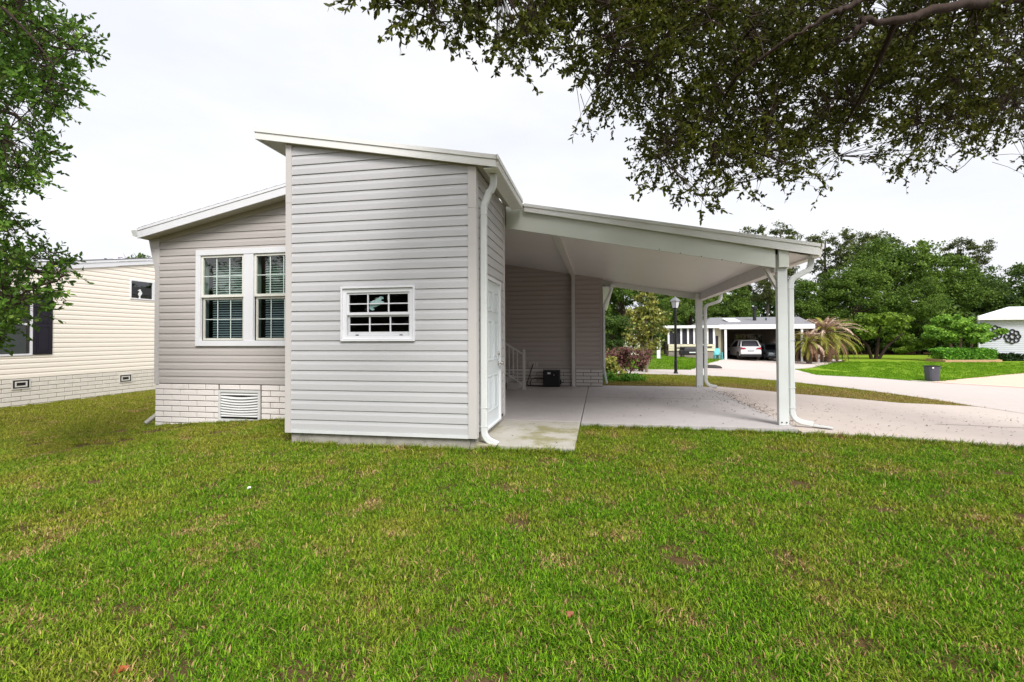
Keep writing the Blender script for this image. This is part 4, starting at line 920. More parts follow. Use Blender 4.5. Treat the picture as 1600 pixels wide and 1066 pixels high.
mb = MB(); r1_ = rrect(rt_*1.04, hh*.985); r2_ = rrect(rt_*1.04, hh*1.02); r3_ = rrect(rt_*.89, hh*1.02); r4_ = rrect(rt_*.89, hh*.985)
for r_ in (r1_, r2_, r3_, r4_, r1_): mb.v += r_
for i in range(4):
    for j in range(n): mb.f.append((i*n+j, i*n+(j+1) % n, (i+1)*n+(j+1) % n, (i+1)*n+j))
mb.build('rim', m_black, tc)
mb = MB(); mb.bar((c.x+rt_*1.0, c.y-.08, c.z+hh*.86), (c.x+rt_*1.0, c.y+.08, c.z+hh*.86), .05, .06); mb.build('handle', m_black, tc)
mb = MB(); mb.box(c.x-rb_*.62, c.x-rb_*.34, c.y-rt_*.94, c.y-rt_*.87, c.z+hh*.86, c.z+hh*.94); mb.build('sticker', m_white2, tc)

# ---------------------------------------------------------------- lamp post
c = G(1056, 585); lp = thing('lamp_post', c, 'black lamp post with a white glass lantern by the road behind the carport', 'lamp post')
zt3 = c.z+2.42
MB().lathe([(.085,0),(.085,.06),(.06,.09),(.055,.5),(.048,.52),(.045,2.30),(.06,2.32),(.06,2.36),(.035,2.40),(.035,zt3-c.z)], c, 18).build('post', m_blackpaint, lp, smooth=False)
ln = MB().lathe([(.10,0),(.11,.02),(.06,.03)], (c.x, c.y, zt3), 4).build('lantern', m_blackpaint, lp)
mb = MB(); mb.lathe([(.095,.03),(.155,.27)], (c.x, c.y, zt3), 4); gl = mb.build('lantern_glass', mat('lantern_glass', (.62,.64,.66), .2), ln)
MB().lathe([(.195,.272),(.18,.30),(.10,.38),(.03,.41),(.015,.46),(.0,.47)], (c.x, c.y, zt3), 4).build('lantern_cap', mat('lantern_cap', (.22,.22,.24), .35), ln)
for i in range(4):
    t = math.pi/2*i; MB().bar((c.x+.098*math.cos(t), c.y+.098*math.sin(t), zt3+.02), (c.x+.16*math.cos(t), c.y+.16*math.sin(t), zt3+.275), .012, .012).build('lantern_bar', m_blackpaint, ln)

# ================================================================ FOLIAGE
RNG = np.random.default_rng(11)
def unit(v): return v/np.maximum(np.linalg.norm(v, axis=-1, keepdims=True), 1e-9)
def leaf_mesh(C, size, aspect, rng, down=.2, outward=None, shape=4, r=None, name='crown', m=None, parent=None, fold=0):
    n = len(C); size = np.broadcast_to(size, (n,))*rng.uniform(.7, 1.25, n)
    d = rng.normal(size=(n, 3)); d[:, 2] -= down
    if outward is not None: d = d*.8 + outward
    d = unit(d); s = unit(np.cross(d, rng.normal(size=(n, 3))))
    L = d*size[:, None]; Wd = s*(size*aspect)[:, None]/2
    if shape == 4: V = np.stack([C-L*.5, C+Wd, C+L*.5, C-Wd], 1)
    else: V = np.stack([C-L*.5, C-L*.15+Wd*.95, C+L*.2+Wd*.8, C+L*.5, C+L*.2-Wd*.8, C-L*.15-Wd*.95], 1)
    F = np.arange(n*shape).reshape(n, shape)
    if r is None: r = rng.random(n)
    return npmesh(name, V.reshape(-1, 3), F, m, parent, r)
def crown_pts(blobs, n, rng, sub=14, tight=.30, shell=.55):
    B = np.array(blobs, float); wgt = B[:, 3]*B[:, 4]+B[:, 3]*B[:, 5]; wgt /= wgt.sum()
    SC, SR, SV = [], [], []
    for b, wv in zip(B, wgt):
        k = max(3, int(sub)); u = unit(rng.normal(size=(k, 3))); rad = shell+(1-shell)*rng.random((k, 1))**.6
        SC.append(b[:3]+u*rad*b[3:6]); SR.append(np.full((k, 1), b[3:6].mean()*tight)*rng.uniform(.6, 1.3, (k, 1))); SV.append(rng.random(k))
    SC = np.concatenate(SC); SR = np.concatenate(SR); SV = np.concatenate(SV)
    i = rng.integers(0, len(SC), n)
    P = SC[i]+rng.normal(size=(n, 3))*SR[i]*np.array([1, 1, .62])*.75
    return P, np.clip(.45*rng.random(n)+.55*SV[i], 0, 1)
M_OAK = leafmat('leaves_oak', (.175,.275,.04), (.042,.085,.016), trans=.25, nscale=.5)
M_OAKD = leafmat('leaves_dark', (.11,.18,.035), (.03,.06,.014), trans=.2, nscale=.4)
M_PINE = leafmat('needles_pine', (.15,.18,.05), (.045,.065,.02), trans=.15, nscale=.5)
M_MYR = leafmat('leaves_myrtle', (.34,.56,.08), (.08,.20,.03), trans=.3, nscale=1)
M_HEDGE = leafmat('leaves_hedge', (.22,.48,.05), (.07,.20,.025), trans=.2, nscale=2)
M_MAG = leafmat('leaves_magnolia', (.42,.40,.08), (.09,.14,.025), c3=(.70,.68,.34), w3=.14, trans=.2, nscale=3, rough=.35, spec=.4)
M_PURP = leafmat('leaves_purple', (.32,.16,.14), (.12,.06,.055), c3=(.09,.13,.03), w3=.2, trans=.2, nscale=3)
M_YEL = leafmat('leaves_yellowish', (.55,.48,.14), (.16,.24,.04), trans=.25, nscale=4)
M_WOOD = leafmat('leaves_woods', (.075,.13,.03), (.02,.04,.012), trans=.1, nscale=.12)

def tree_proto(name, blobs, n, size, m, trunk_r, trunk_top, limbs, rng, sub=14, tight=.30, aspect=.6, bark=None, lean=0):
    t = bpy.data.objects.new(name, None); COL.objects.link(t)
    P, r = crown_pts(blobs, n, rng, sub, tight)
    cr = leaf_mesh(P, size, aspect, rng, m=m, name='crown', r=r); cr.parent = t
    mb = MB(); mb.tube([(0,0,-.3),(0,0,.3),(lean*.3,0,trunk_top*.4),(lean*.7,.1,trunk_top*.75),(lean,0,trunk_top)], [trunk_r*1.4,trunk_r*1.05,trunk_r*.85,trunk_r*.65,trunk_r*.4], 10)
    B = sorted(blobs, key=lambda b: -b[3])[:limbs]
    for b in B:
        z0 = trunk_top*rng.uniform(.45, .9); mb.tube([(lean*.5,0,z0), (b[0]*.45+lean*.2, b[1]*.45, z0+(b[2]-z0)*.55), (b[0]*.9, b[1]*.9, b[2])], [trunk_r*.45, trunk_r*.28, trunk_r*.1], 6)
    tr = mb.build('trunk', bark or m_bark, None); tr.parent = t
    return t
def blobset(rng, n, R, z0, z1, rr, flat=.75):
    out = []
    for i in range(n):
        t = rng.random(); z = z0+(z1-z0)*t; a = rng.random()*6.283; k = math.sqrt(rng.random())*R*(1-.62*abs(t-.35)**1.3*1.5)
        s = rr*rng.uniform(.7, 1.25); out.append((k*math.cos(a), k*math.sin(a), z, s, s, s*flat))
    return out
rg = np.random.default_rng(3)
PROT = {}
PROT['oakA'] = (tree_proto('oak_tree', blobset(rg, 26, 5.2, 3.2, 12.2, 2.1), 27000, .30, M_OAK, .38, 7, 8, rg), 14.2)
PROT['oakB'] = (tree_proto('oak_tree', blobset(rg, 22, 4.6, 4.0, 12.8, 1.9), 24000, .29, M_OAK, .34, 7.5, 8, rg), 14.6)
PROT['dark'] = (tree_proto('dark_oak_tree', blobset(rg, 24, 5.0, 2.5, 12, 2.0), 23000, .31, M_OAKD, .36, 7, 8, rg), 13.8)
PROT['pine'] = (tree_proto('pine_tree', [(rg.normal()*1.6, rg.normal()*1.6, z, 1.5, 1.5, .8) for z in np.linspace(11, 19.2, 17)], 8000, .42, M_PINE, .28, 18.5, 9, rg, sub=7, tight=.34, aspect=.35, bark=m_barkpine), 20.0)
PROT['low'] = (tree_proto('understory_tree', blobset(rg, 16, 3.6, 1.2, 6.0, 1.5), 13000, .27, M_OAKD, .18, 3.5, 5, rg), 7.3)
for k_, (o_, h_) in PROT.items(): o_.location = (0, 0, 0)
USED = set()
def put_tree(kind, px, top, D, label, cat='tree', group=None, rot=None, wide=1.0):
    o, h = PROT[kind]
    if kind in USED:
        r = o.copy(); COL.objects.link(r)
        for ch in o.children:
            c2 = ch.copy(); COL.objects.link(c2); c2.parent = r; c2.matrix_parent_inverse = Matrix()
    else: r = o; USED.add(kind)
    p = atD(px, 560, D); x, y = p.x, p.y; z = T(x, y)
    zt = CP.z + (ray(px, top)*D).z
    s = (zt-z)/h; r.location = (x, y, z); r.scale = (s*wide, s*wide, s); r.rotation_euler = (0, 0, rot if rot is not None else (px*1.7) % 6.28)
    for ks in [k for k in r.keys() if k in ('label','category','group')]: del r[ks]
    return tag(r, label, cat, group)
GW = 'trees beyond the lawns'
put_tree('oakA', 1395, 362, 60, 'broad bright green oak, tallest in the middle of the tree line', group=GW, wide=1.05)
put_tree('oakB', 1478, 374, 61, 'green oak with ragged top left of the white house roof', group=GW, wide=.95)
put_tree('oakA', 1335, 402, 56, 'green oak behind the palms at the left end of the far lawn', group=GW, rot=2.1, wide=.95)
put_tree('dark', 1592, 398, 64, 'dark olive oak above the white house roof at the right edge', group=GW, wide=1.1)
put_tree('dark', 1542, 418, 60, 'olive oak just left of the darkest tree behind the white house', group=GW, rot=1.0)
put_tree('oakB', 1435, 420, 54, 'lower leafy oak standing in front of the tallest oak', group=GW, rot=4.0, wide=.9)
put_tree('pine', 1222, 346, 66, 'tall pine whose round top rises above the carport roof edge', group=GW)
put_tree('pine', 1292, 362, 70, 'pine with layered top right of the carport corner', group=GW, rot=.6)
put_tree('pine', 1345, 362, 74, 'pine with dark clumped top between two bright oaks', group=GW, rot=3.3)
put_tree('pine', 1385, 360, 78, 'distant pine partly behind the broad oak crown', group=GW, rot=5.0)
put_tree('pine', 1500, 372, 76, 'thin pine top showing right of the ragged oak', group=GW, rot=1.9)
put_tree('pine', 1170, 400, 62, 'pine with bare trunk standing right behind the far chimney', group=GW, rot=2.6)
put_tree('pine', 1200, 400, 58, 'pine with bare trunk just left of the white carport post', group=GW, rot=4.4)
put_tree('oakB', 1262, 420, 58, 'green oak right of the white carport post above the grey roof', group=GW, rot=.3)
put_tree('oakB', 1135, 425, 56, 'bright green oak above the grey roof of the street house', group=GW, rot=1.3)
put_tree('oakA', 1080, 420, 50, 'dark green oak behind the lamp post', group=GW, rot=3.9)
put_tree('oakB', 1040, 430, 44, 'dense green oak between the magnolia and the lamp post', group=GW, rot=5.5, wide=.8)
put_tree('oakA', 975, 400, 46, 'dense bright green oak behind the magnolia', group=GW, rot=5.1, wide=.8)
put_tree('dark', 935, 400, 52, 'dark green oak showing beside the house corner', group=GW, rot=2.2)
put_tree('low', 1478, 500, 53, 'dark understory tree at the shaded lawn edge left of the round myrtle', group=GW, rot=.9, wide=1.5)
put_tree('low', 1440, 498, 55, 'dark understory tree behind the spreading lawn tree', group=GW, rot=3.0, wide=1.5)
put_tree('low', 1530, 500, 52, 'dark understory tree directly behind the round myrtle', group=GW, rot=2.0, wide=1.4)
put_tree('low', 1395, 505, 56, 'understory tree at the wood edge right behind the spreading lawn tree', group=GW, rot=4.1, wide=1.4)
put_tree('low', 1300, 500, 54, 'understory tree behind the large palm', group=GW, rot=1.1, wide=1.4)
put_tree('low', 1000, 500, 42, 'understory tree behind the magnolia trunk', group=GW, rot=5.6, wide=1.2)
put_tree('low', 957, 490, 36, 'leafy understory tree beside the house corner downspout', group=GW, rot=.2, wide=1.1)
# wood mass behind
def mass(name, spec, n, size, m, label, rng):
    P = []
    for (x0_, x1_, y0_, y1_, z0_, z1_), w_ in spec:
        k = int(n*w_); x = rng.uniform(x0_, x1_, k); y = rng.uniform(y0_, y1_, k); hz = z1_*(.72+.28*np.sin(x*.23+y*.11)*np.sin(x*.071+1.3)); z = z0_+(hz-z0_)*rng.random(k)**.9
        P.append(np.stack([x, y, z], 1))
    P = np.concatenate(P); o = leaf_mesh(P, size, .7, rng, m=m, name=name); return tag(o, label, 'woods', None, 'stuff')
mass('woods', [((-25, 120, 84, 96, -1, 11.5), .75), ((-25, 110, 66, 78, -1, 5.5), .25)], 42000, .85, M_WOOD, 'dark green wood closing the view behind the separate trees', rg)
mass('woods', [((-45, 50, -30, -22, 0, 9.5), 1.0)], 16000, .9, M_WOOD, 'green wood on the far side of the lawn, facing the house', rg)

# ---------------------------------------------------------------- small trees and shrubs with their own shapes
def plant(name, loc, blobs, n, size, m, label, cat, rng, stems=(), sub=12, tight=.3, aspect=.6, smat=None, group=None, leafname='crown'):
    t = thing(name, loc, label, cat, group)
    P, r = crown_pts(blobs, n, rng, sub, tight); P = P+np.array(loc)
    leaf_mesh(P, size, aspect, rng, m=m, name=leafname, r=r, parent=t, shape=6 if size < .2 else 4)
    for pts, rr in stems:
        MB().tube([Vector(loc)+Vector(p) for p in pts], rr, 8).build('trunk', smat or m_bark, t)
    return t
c = G(1010, 583); k = 18.3/FPX
plant('magnolia_tree', c, [(0,0,1.05,.55,.5,.35),(-.28,0,1.5,.5,.5,.4),(.32,0,1.45,.52,.5,.42),(0,0,1.9,.72,.6,.45),(-.3,.1,2.2,.42,.4,.35),(.35,0,2.2,.40,.4,.3),(0,0,2.55,.50,.4,.35),(.05,0,2.95,.40,.35,.35),(.0,0,3.3,.28,.25,.25)], 3600, .13, M_MAG,
      'young magnolia tree with yellow green glossy leaves beyond the carport', 'tree', rg, stems=[([(0,0,0),(.02,0,.3),(-.12,0,.8),(-.2,0,1.5)], [.06,.05,.04,.02]), ([(.02,0,.25),(.14,0,.8),(.24,0,1.5)], [.045,.035,.02]), ([(0,0,.2),(.02,0,1.2),(0,0,2.6)], [.05,.035,.015])], sub=16, tight=.26, smat=mat('magnolia_bark', (.22,.18,.14), .9))
c = G(982, 588)
plant('purple_shrub', c, [(-.42,0,.72,.42,.4,.28),(.05,0,.78,.45,.4,.26),(.45,.1,.80,.38,.35,.24),(-.3,0,.45,.40,.35,.25),(.2,0,.42,.4,.35,.25)], 3800, .075, M_PURP, 'rounded purple bronze shrub at the foot of the magnolia', 'shrub', rg,
      stems=[([(0,0,0),(-.2,0,.5)], [.03,.015]), ([(0,0,0),(.25,0,.5)], [.03,.015])], tight=.34)
c = G(958, 590)
plant('yellow_shrub', c, [(-.1,0,.45,.32,.3,.28),(.12,0,.30,.28,.3,.2)], 1300, .09, M_YEL, 'small yellow and green shrub beside the house corner', 'shrub', rg, stems=[([(0,0,0),(-.05,0,.4)], [.02,.01])], tight=.3)
c = G(968, 596); P, r = crown_pts([(-.45,0,.10,.35,.3,.12),(0,0,.14,.45,.3,.15),(.4,0,.10,.35,.3,.12)], 1900, rg, 14, .35)
ob = leaf_mesh(P+np.array(c), .08, .5, rg, m=M_HEDGE, name='ground_cover', r=r); tag(ob, 'low green ground cover in front of the purple shrub', 'ground cover', None, 'stuff')
# spreading lawn tree, myrtle, hedge bed
c = G(1366, 561.5); D = (c-CP).dot(fw); k = D/FPX
tb = []
for bx, by, br in ((1335,508,16),(1360,497,16),(1385,502,17),(1408,512,15),(1345,520,16),(1375,522,18),(1402,530,15),(1420,535,10),(1332,528,10),(1385,495,12),(1350,500,13),(1328,541,9),(1345,545,8),(1412,543,10),(1395,546,8),(1424,528,10)):
    tb.append(((bx-1366)*k, (-3+rg.random()*6)*.6, (561.5-by)*k, br*k, br*k, br*k*.45))
plant('spreading_tree', c, tb, 13000, .26, leafmat('leaves_spreading', (.25,.37,.045), (.05,.11,.015), c3=(.50,.55,.20), w3=.05, trans=.3, nscale=.8), 'wide layered green tree on the far lawn right of the palm', 'tree', rg, stems=[([(-.2,0,-.1),(-.5,0,1.2),(-1.6,0,2.6)], [.16,.12,.06]), ([(.1,0,-.1),(.3,0,1.2),(.5,0,3)], [.18,.14,.06]), ([(.3,0,-.1),(1.0,0,1.1),(2.4,0,2.4)], [.15,.12,.05])], sub=16)
c = G(1505, 566); D = (c-CP).dot(fw); k = D/FPX
tb = [((bx-1516)*k, (rg.random()*3-1.5), (566-by)*k, br*k, br*k, br*k*.55) for bx, by, br in ((1490,513,12),(1506,500,12),(1522,496,11),(1537,502,12),(1552,511,10),(1498,524,13),(1524,515,15),(1543,522,12),(1484,524,9),(1514,508,15),(1520,528,12),(1535,528,9),(1562,518,6),(1500,531,8))]
c2_ = c+Vector((.6, 1.2, 0))
plant('crepe_myrtle', c2_, tb, 11000, .25, M_MYR, 'bright green round topped myrtle rising from the clipped hedge bed', 'tree', rg, stems=[([(-.5,0,0),(-.6,0,1.0),(-.9,0,2.3)], [.12,.10,.05]), ([(.05,0,0),(.0,0,1.0),(.1,0,2.4)], [.13,.1,.05]), ([(.45,0,0),(.7,0,1.0),(1.1,0,2.2)], [.11,.09,.05])], smat=mat('myrtle_bark', (.30,.16,.11), .8, (.42,.30,.22), 2), sub=16)
m_bedwall = mat('bed_blocks', (.55,.36,.20), .9, (.38,.22,.12), 5, .8)
def hedge(name, pxa, pxb, ptop, pbot, D, depth, m, label, n, size):
    a_ = atD(pxa, pbot, D); b_ = atD(pxb, pbot, D); zt = atD(pxa, ptop, D).z; Lh = b_.x-a_.x
    P = np.stack([rg.uniform(0, Lh, n), rg.uniform(0, depth, n), rg.uniform(0, zt-a_.z, n)], 1)
    f = rg.integers(0, 3, n); e = rg.normal(size=n)*.05
    P[f == 0, 1] = e[f == 0]; P[f == 1, 2] = (zt-a_.z)+e[f == 1]; P[:, 0] = np.clip(P[:, 0], 0, Lh)
    t = (P[:, 0] < .3)|(P[:, 0] > Lh-.3); P[t, 2] *= .93
    Q = P+np.array([a_.x, a_.y, a_.z]); Q[:, 1] += (P[:, 0]/Lh)*(b_.y-a_.y)
    o = leaf_mesh(Q, size, .7, rg, m=m, name=name); return tag(o, label, 'hedge'), a_, b_
h1, a_, b_ = hedge('clipped_hedge', 1474, 1558, 546.5, 565, (G(1474, 566.5)-CP).dot(fw), 1.8, M_HEDGE, 'bright green clipped hedge inside the brick edged bed', 9000, .16)
h2, _, _ = hedge('dark_hedge', 1561, 1660, 553.5, 566, (G(1560, 565.5)-CP).dot(fw)+.6, 1.0, leafmat('leaves_dark_hedge', (.035,.07,.02), (.02,.04,.012), trans=.1), 'low dark green hedge along the white house wall', 6000, .16)
bw = thing('brick_edging', a_, 'orange brown block edging round the clipped hedge bed', 'edging')
zt_b = a_.z+.20; zb_b = T(a_.x, a_.y)-.05
pa = Vector((a_.x-.1, a_.y-.25, zb_b+.13)); pb = Vector((b_.x+.1, b_.y-.25, zb_b+.13))
MB().bar(pa, pb, .22, .26).build('edging_wall', m_bedwall, bw, bevel=.03)
MB().bar(pa+Vector((.1, .13, 0)), pa+Vector((.1, 2.2, 0)), .2, .335).build('edging_wall', m_bedwall, bw); MB().bar(pb+Vector((-.1, .13, 0)), pb+Vector((-.1, 2.2, 0)), .2, .335).build('edging_wall', m_bedwall, bw)
# low lawn-edge litter behind the big lawn (brown leaves under the trees)
# ---------------------------------------------------------------- palms
def palm(px, pbase, ptop, wpx, label, nf_, dry, rng, seed):
    rng = np.random.default_rng(seed)
    c = G(px, pbase); D = (c-CP).dot(fw); k = D/FPX; Hh = (pbase-ptop)*k; R0 = wpx/2*k
    t = thing('palm_tree', c, label, 'palm', 'palms at the head of the far driveway')
    hub = Hh*.60
    MB().tube([c-Vector((0,0,.1)), c+Vector((.02,0,hub*.5)), c+Vector((0,0,hub))], [R0*.13, R0*.11, R0*.08], 12).build('trunk', mat('palm_bark', (.16,.12,.09), .95, (.08,.06,.045), 12, .8, 1), t)
    groups = {'green_fronds': [], 'dry_fronds': [], 'dead_skirt': []}
    for i in range(nf_):
        az = i*2.39996+rng.normal()*.12; u = i/nf_
        el = 1.45-2.2*u+rng.normal()*.09          # young fronds stand up, old ones hang
        Lf = R0*(.62+.62*min(1, u*2.2))*rng.uniform(.88, 1.1)
        key = 'dry_fronds' if u < dry[0] else ('green_fronds' if u < dry[1] else 'dead_skirt')
        if rng.random() < .15: key = 'green_fronds' if key != 'green_fronds' else 'dry_fronds'
        n = 13; p = np.array([0, 0, hub*.98]); ang = el; pts = []; sv = np.array([-math.sin(az), math.cos(az), 0])
        for j in range(n):
            pts.append(p.copy()); dd_ = np.array([math.cos(az)*math.cos(ang), math.sin(az)*math.cos(ang), math.sin(ang)])
            p = p+dd_*Lf/n; ang = max(ang-(1.75/n)*(.3+1.3*j/n), -1.5)
            if p[2] < .25: p[2] = .25
            if j >= 2:
                for s_ in (-1, 1):
                    for h_ in (0., .5):
                        q0 = pts[-1]+dd_*Lf/n*h_; ll = Lf*.13*math.sin(math.pi*min(1, (j+1.5)/n))+.05
                        tip = q0+sv*s_*ll*.55+dd_*ll*.9+np.array([0, 0, -ll*.15])+rng.normal(size=3)*.02; wv = dd_*.045
                        groups[key].append((q0-wv, q0+wv, tip+wv*.3, tip-wv*.3))
        for j in range(len(pts)-1): groups[key].append((pts[j]-sv*.03, pts[j]+sv*.03, pts[j+1]+sv*.03, pts[j+1]-sv*.03))
    mm = {'green_fronds': leafmat('palm_green', (.44,.40,.08), (.13,.16,.03), trans=.25), 'dry_fronds': leafmat('palm_dry', (.80,.63,.50), (.38,.25,.19), trans=.2), 'dead_skirt': leafmat('palm_dead', (.33,.19,.11), (.14,.075,.05), trans=.15)}
    for key, qs in groups.items():
        if qs:
            V = np.array(qs).reshape(-1, 3)+np.array(c); npmesh(key, V, np.arange(len(qs)*4).reshape(-1, 4), mm[key], t, np.repeat(rng.random(len(qs)//8+1), 8)[:len(qs)])
palm(1290, 566, 490, 100, 'large palm with dry tan upper fronds and a short thick trunk', 120, (.56, .76), rg, 5)
palm(1264, 569, 510, 64, 'smaller palm with greener fronds left of the large palm', 66, (.30, .70), rg, 9)
c = G(1279, 567); tag(MB().lathe([(.10,0),(.11,.15),(.07,.4),(.12,.45),(.12,.65),(.0,.7)], c, 12).build('garden_ornament', m_white2), 'small white garden ornament standing between the two palms', 'ornament')

# ================================================================ NEAR OAKS (branches over the picture)
def near_tree(name, label, trunk, limbs, anchors, leaf, m, rng, per=14, nsec=26, group=None, tw=1.0):
    """anchors Nx3 twig positions; limbs: list of (pts, radii); every twig is joined to the wood"""
    t = thing(name, (trunk[0][0], trunk[0][1], T(trunk[0][0], trunk[0][1])), label, 'tree', group)
    wood = MB(); wood.tube(trunk, [.34, .28, .25, .22][:len(trunk)], 14)
    nodes = []
    def dens(pts, rad, n=8):
        out, ro = [], []
        for i in range(len(pts)-1):
            for j in range(n): out.append(Vector(pts[i]).lerp(Vector(pts[i+1]), j/n)); ro.append(rad[i]+(rad[i+1]-rad[i])*j/n)
        out.append(Vector(pts[-1])); ro.append(rad[-1])
        for i in range(1, len(out)-1): out[i] += Vector(rng.normal(size=3))*rad[0]*.09
        return out, ro
    for pts, rad in limbs:
        a, b = dens(pts, rad); wood.tube(a, b, 8); nodes += [tuple(p) for p in a[3:]]
    N = np.array(nodes)
    A = anchors; sec = A[rng.choice(len(A), min(nsec, len(A)), replace=False)]
    def link(p, r0, r1, bend, seg):
        nonlocal N
        i = np.argmin(((N-p)**2).sum(1)); a = Vector(N[i]); b = Vector(p); mid = a.lerp(b, .5)+Vector(rng.normal(size=3))*bend*(b-a).length+Vector((0,0,.08*(b-a).length))
        pts = [a*(1-s)**2+mid*(2*s*(1-s))+b*s*s for s in np.linspace(0, 1, seg)]
        wood.tube(pts, [r0+(r1-r0)*s for s in np.linspace(0, 1, seg)], 5 if r0 > .012 else 3, cap=False); return pts
    for p in sorted(sec, key=lambda p: ((N-p)**2).sum(1).min()):
        pts = link(p, .032*tw, .010*tw, .10, 7); N = np.vstack([N, np.array([tuple(v) for v in pts[1:]])])
    sec2 = A[rng.choice(len(A), min(nsec*7, len(A)), replace=False)]
    for p in sec2:
        pts = link(p, .012*tw, .005, .10, 5); N = np.vstack([N, np.array([tuple(v) for v in pts[1:]])])
    C, Dr, LS, RV = [], [], [], []
    N0 = N.copy()
    for p in A:
        i = np.argmin(((N0-p)**2).sum(1)); d = p-N0[i]; dl = np.linalg.norm(d); base = N0[i] if dl < .7 else p-d/dl*.5
        if dl > .02: wood.tube([Vector(base), Vector((base+p)/2)+Vector((0,0,.02)), Vector(p)], [.005,.004,.002], 3, cap=False)
        dd_ = unit(d/(dl+1e-6)+rng.normal(size=3)*.5+np.array([0,0,-.08])); Lt = rng.uniform(.12, .30)
        s = rng.random(per); q_ = p+dd_*(s[:, None]*Lt)
        out = unit(rng.normal(size=(per, 3))+dd_*.9); C.append(q_+out*leaf*.45); Dr.append(out); RV.append(np.clip(rng.random()*.6+rng.random(per)*.4, 0, 1)); LS.append(np.full(per, leaf))
        wood.tube([Vector(p), Vector(p+dd_*Lt)], [.003, .0015], 3, cap=False)
    C = np.concatenate(C); Dr = np.concatenate(Dr); R1 = np.concatenate(RV)
    n = len(C); sz = leaf*rng.uniform(.7, 1.25, n); s = unit(np.cross(Dr, rng.normal(size=(n, 3)))); L = Dr*sz[:, None]; Wd = s*(sz*.42)[:, None]/2
    V = np.stack([C-L*.5, C-L*.18+Wd*.95, C+L*.18+Wd*.9, C+L*.5, C+L*.18-Wd*.9, C-L*.18-Wd*.95], 1).reshape(-1, 3)
    npmesh('crown', V, np.arange(n*6).reshape(n, 6), m, t, R1)
    wood.build('trunk', m_bark, t, smooth=True)
    return t
def inpoly(x, y, poly):
    c = np.zeros(len(x), bool); n = len(poly)
    for i in range(n):
        (x1, y1), (x2, y2) = poly[i], poly[(i+1) % n]
        c ^= ((y1 > y) != (y2 > y)) & (x < (x2-x1)*(y-y1)/(y2-y1+1e-9)+x1)
    return c
def anchors(poly, n, dfun, rng, dens=None):
    xs_ = [p[0] for p in poly]; ys_ = [p[1] for p in poly]; out = []
    while len(out) < n:
        x = rng.uniform(min(xs_), max(xs_), 4000); y = rng.uniform(min(ys_), max(ys_), 4000); k = inpoly(x, y, poly)
        for a, b in zip(x[k], y[k]):
            if dens is not None and rng.random() > dens(a, b): continue
            out.append(np.array(atD(a, b, dfun(a, b, rng))))
            if len(out) >= n: break
    return np.array(out)
M_NEAR = leafmat('leaves_near_oak', (.125,.14,.018), (.034,.041,.007), c3=(.20,.23,.035), w3=.10, trans=.38, nscale=1.5)
M_NEARL = leafmat('leaves_left_oak', (.14,.27,.03), (.028,.07,.010), c3=(.32,.46,.10), w3=.14, trans=.32, nscale=2)
rn = np.random.default_rng(21)
# right oak: foliage volume reaches from over the lawn up past the top of the view
PR_ = [(555,-60),(560,0),(572,22),(600,5),(615,30),(632,55),(655,50),(668,20),(690,60),(700,105),(722,75),(735,45),(765,70),(780,90),(800,95),(835,125),(850,100),(880,110),(920,118),(945,135),(925,150),(905,180),(885,205),(905,212),(940,195),(960,185),(985,190),(1010,180),(1005,215),(985,255),(1005,290),(1045,305),(1075,310),(1105,335),(1120,320),(1150,300),(1175,315),(1200,290),(1215,285),(1255,290),(1295,295),(1290,265),(1318,245),(1345,262),(1380,250),(1400,275),(1420,285),(1440,265),(1490,280),(1520,250),(1545,225),(1565,250),(1585,270),(1640,280),(1640,-60)]
dR = lambda x, y, r: 3.5+max(0, (x-560))/1040*(2.6 if y > 90 else 1.9)+r.random()**1.1*2.8*min(1, (x-500)/500)
def densR(x, y):
    h = math.sin(x*.021+1)*math.sin(y*.034+x*.01)+math.sin(x*.053+y*.041)*.6
    g_ = .56+.42*h
    if x < 860: g_ -= .12
    e_ = np.array([x, x-45., x+45., x-30., x+30.]); f_ = np.array([y+62., y+30., y+30., y+50., y+50.])
    k_ = inpoly(e_, f_, PR_).sum()
    return max(.06, min(1, (g_+.25)*(.16+.84*(k_/5.)**1.3)))
A1 = anchors(PR_, 6700, dR, rn, densR)
A2 = anchors([(500,-900),(560,-60),(1640,-60),(2300,-100),(2600,-900)], 1500, lambda x, y, r: 4.5+r.random()*4, rn)
A3 = anchors([(1640,-60),(1640,270),(1800,250),(2600,100),(2600,-60)], 500, lambda x, y, r: 6+r.random()*3, rn)
A1 = np.concatenate([A1, A2, A3])
lp_ = lambda *a: tuple(atD(*a))
limbsR = [([(8.6,3.6,4.3), lp_(1760,-60,7.2), lp_(1600,-5,5.6), lp_(1475,12,5.0), lp_(1400,33,4.8), lp_(1350,32,4.7), lp_(1322,62,4.7)], [.15,.10,.055,.045,.036,.028,.015]),
          ([(8.6,3.6,4.6), lp_(1650,-180,6.8), lp_(1400,-20,4.9), lp_(1340,5,4.7), lp_(1300,22,4.6), lp_(1240,55,4.6)], [.14,.08,.036,.028,.022,.012]),
          ([lp_(1240,55,4.6), lp_(1150,120,4.9), lp_(1090,230,5.6)], [.018,.014,.008]),
          ([(8.6,3.6,4.8), lp_(1500,-350,6.2), lp_(1150,-160,5.2), lp_(900,-80,4.5), lp_(700,-10,3.9)], [.15,.10,.06,.035,.015]),
          ([lp_(1150,-160,5.2), lp_(1080,0,5.4), lp_(1000,120,5.6)], [.045,.03,.012]),
          ([(8.6,3.6,4.0), lp_(1800,100,7.4), lp_(1600,140,7.2), lp_(1480,200,7.0)], [.14,.08,.04,.015])]
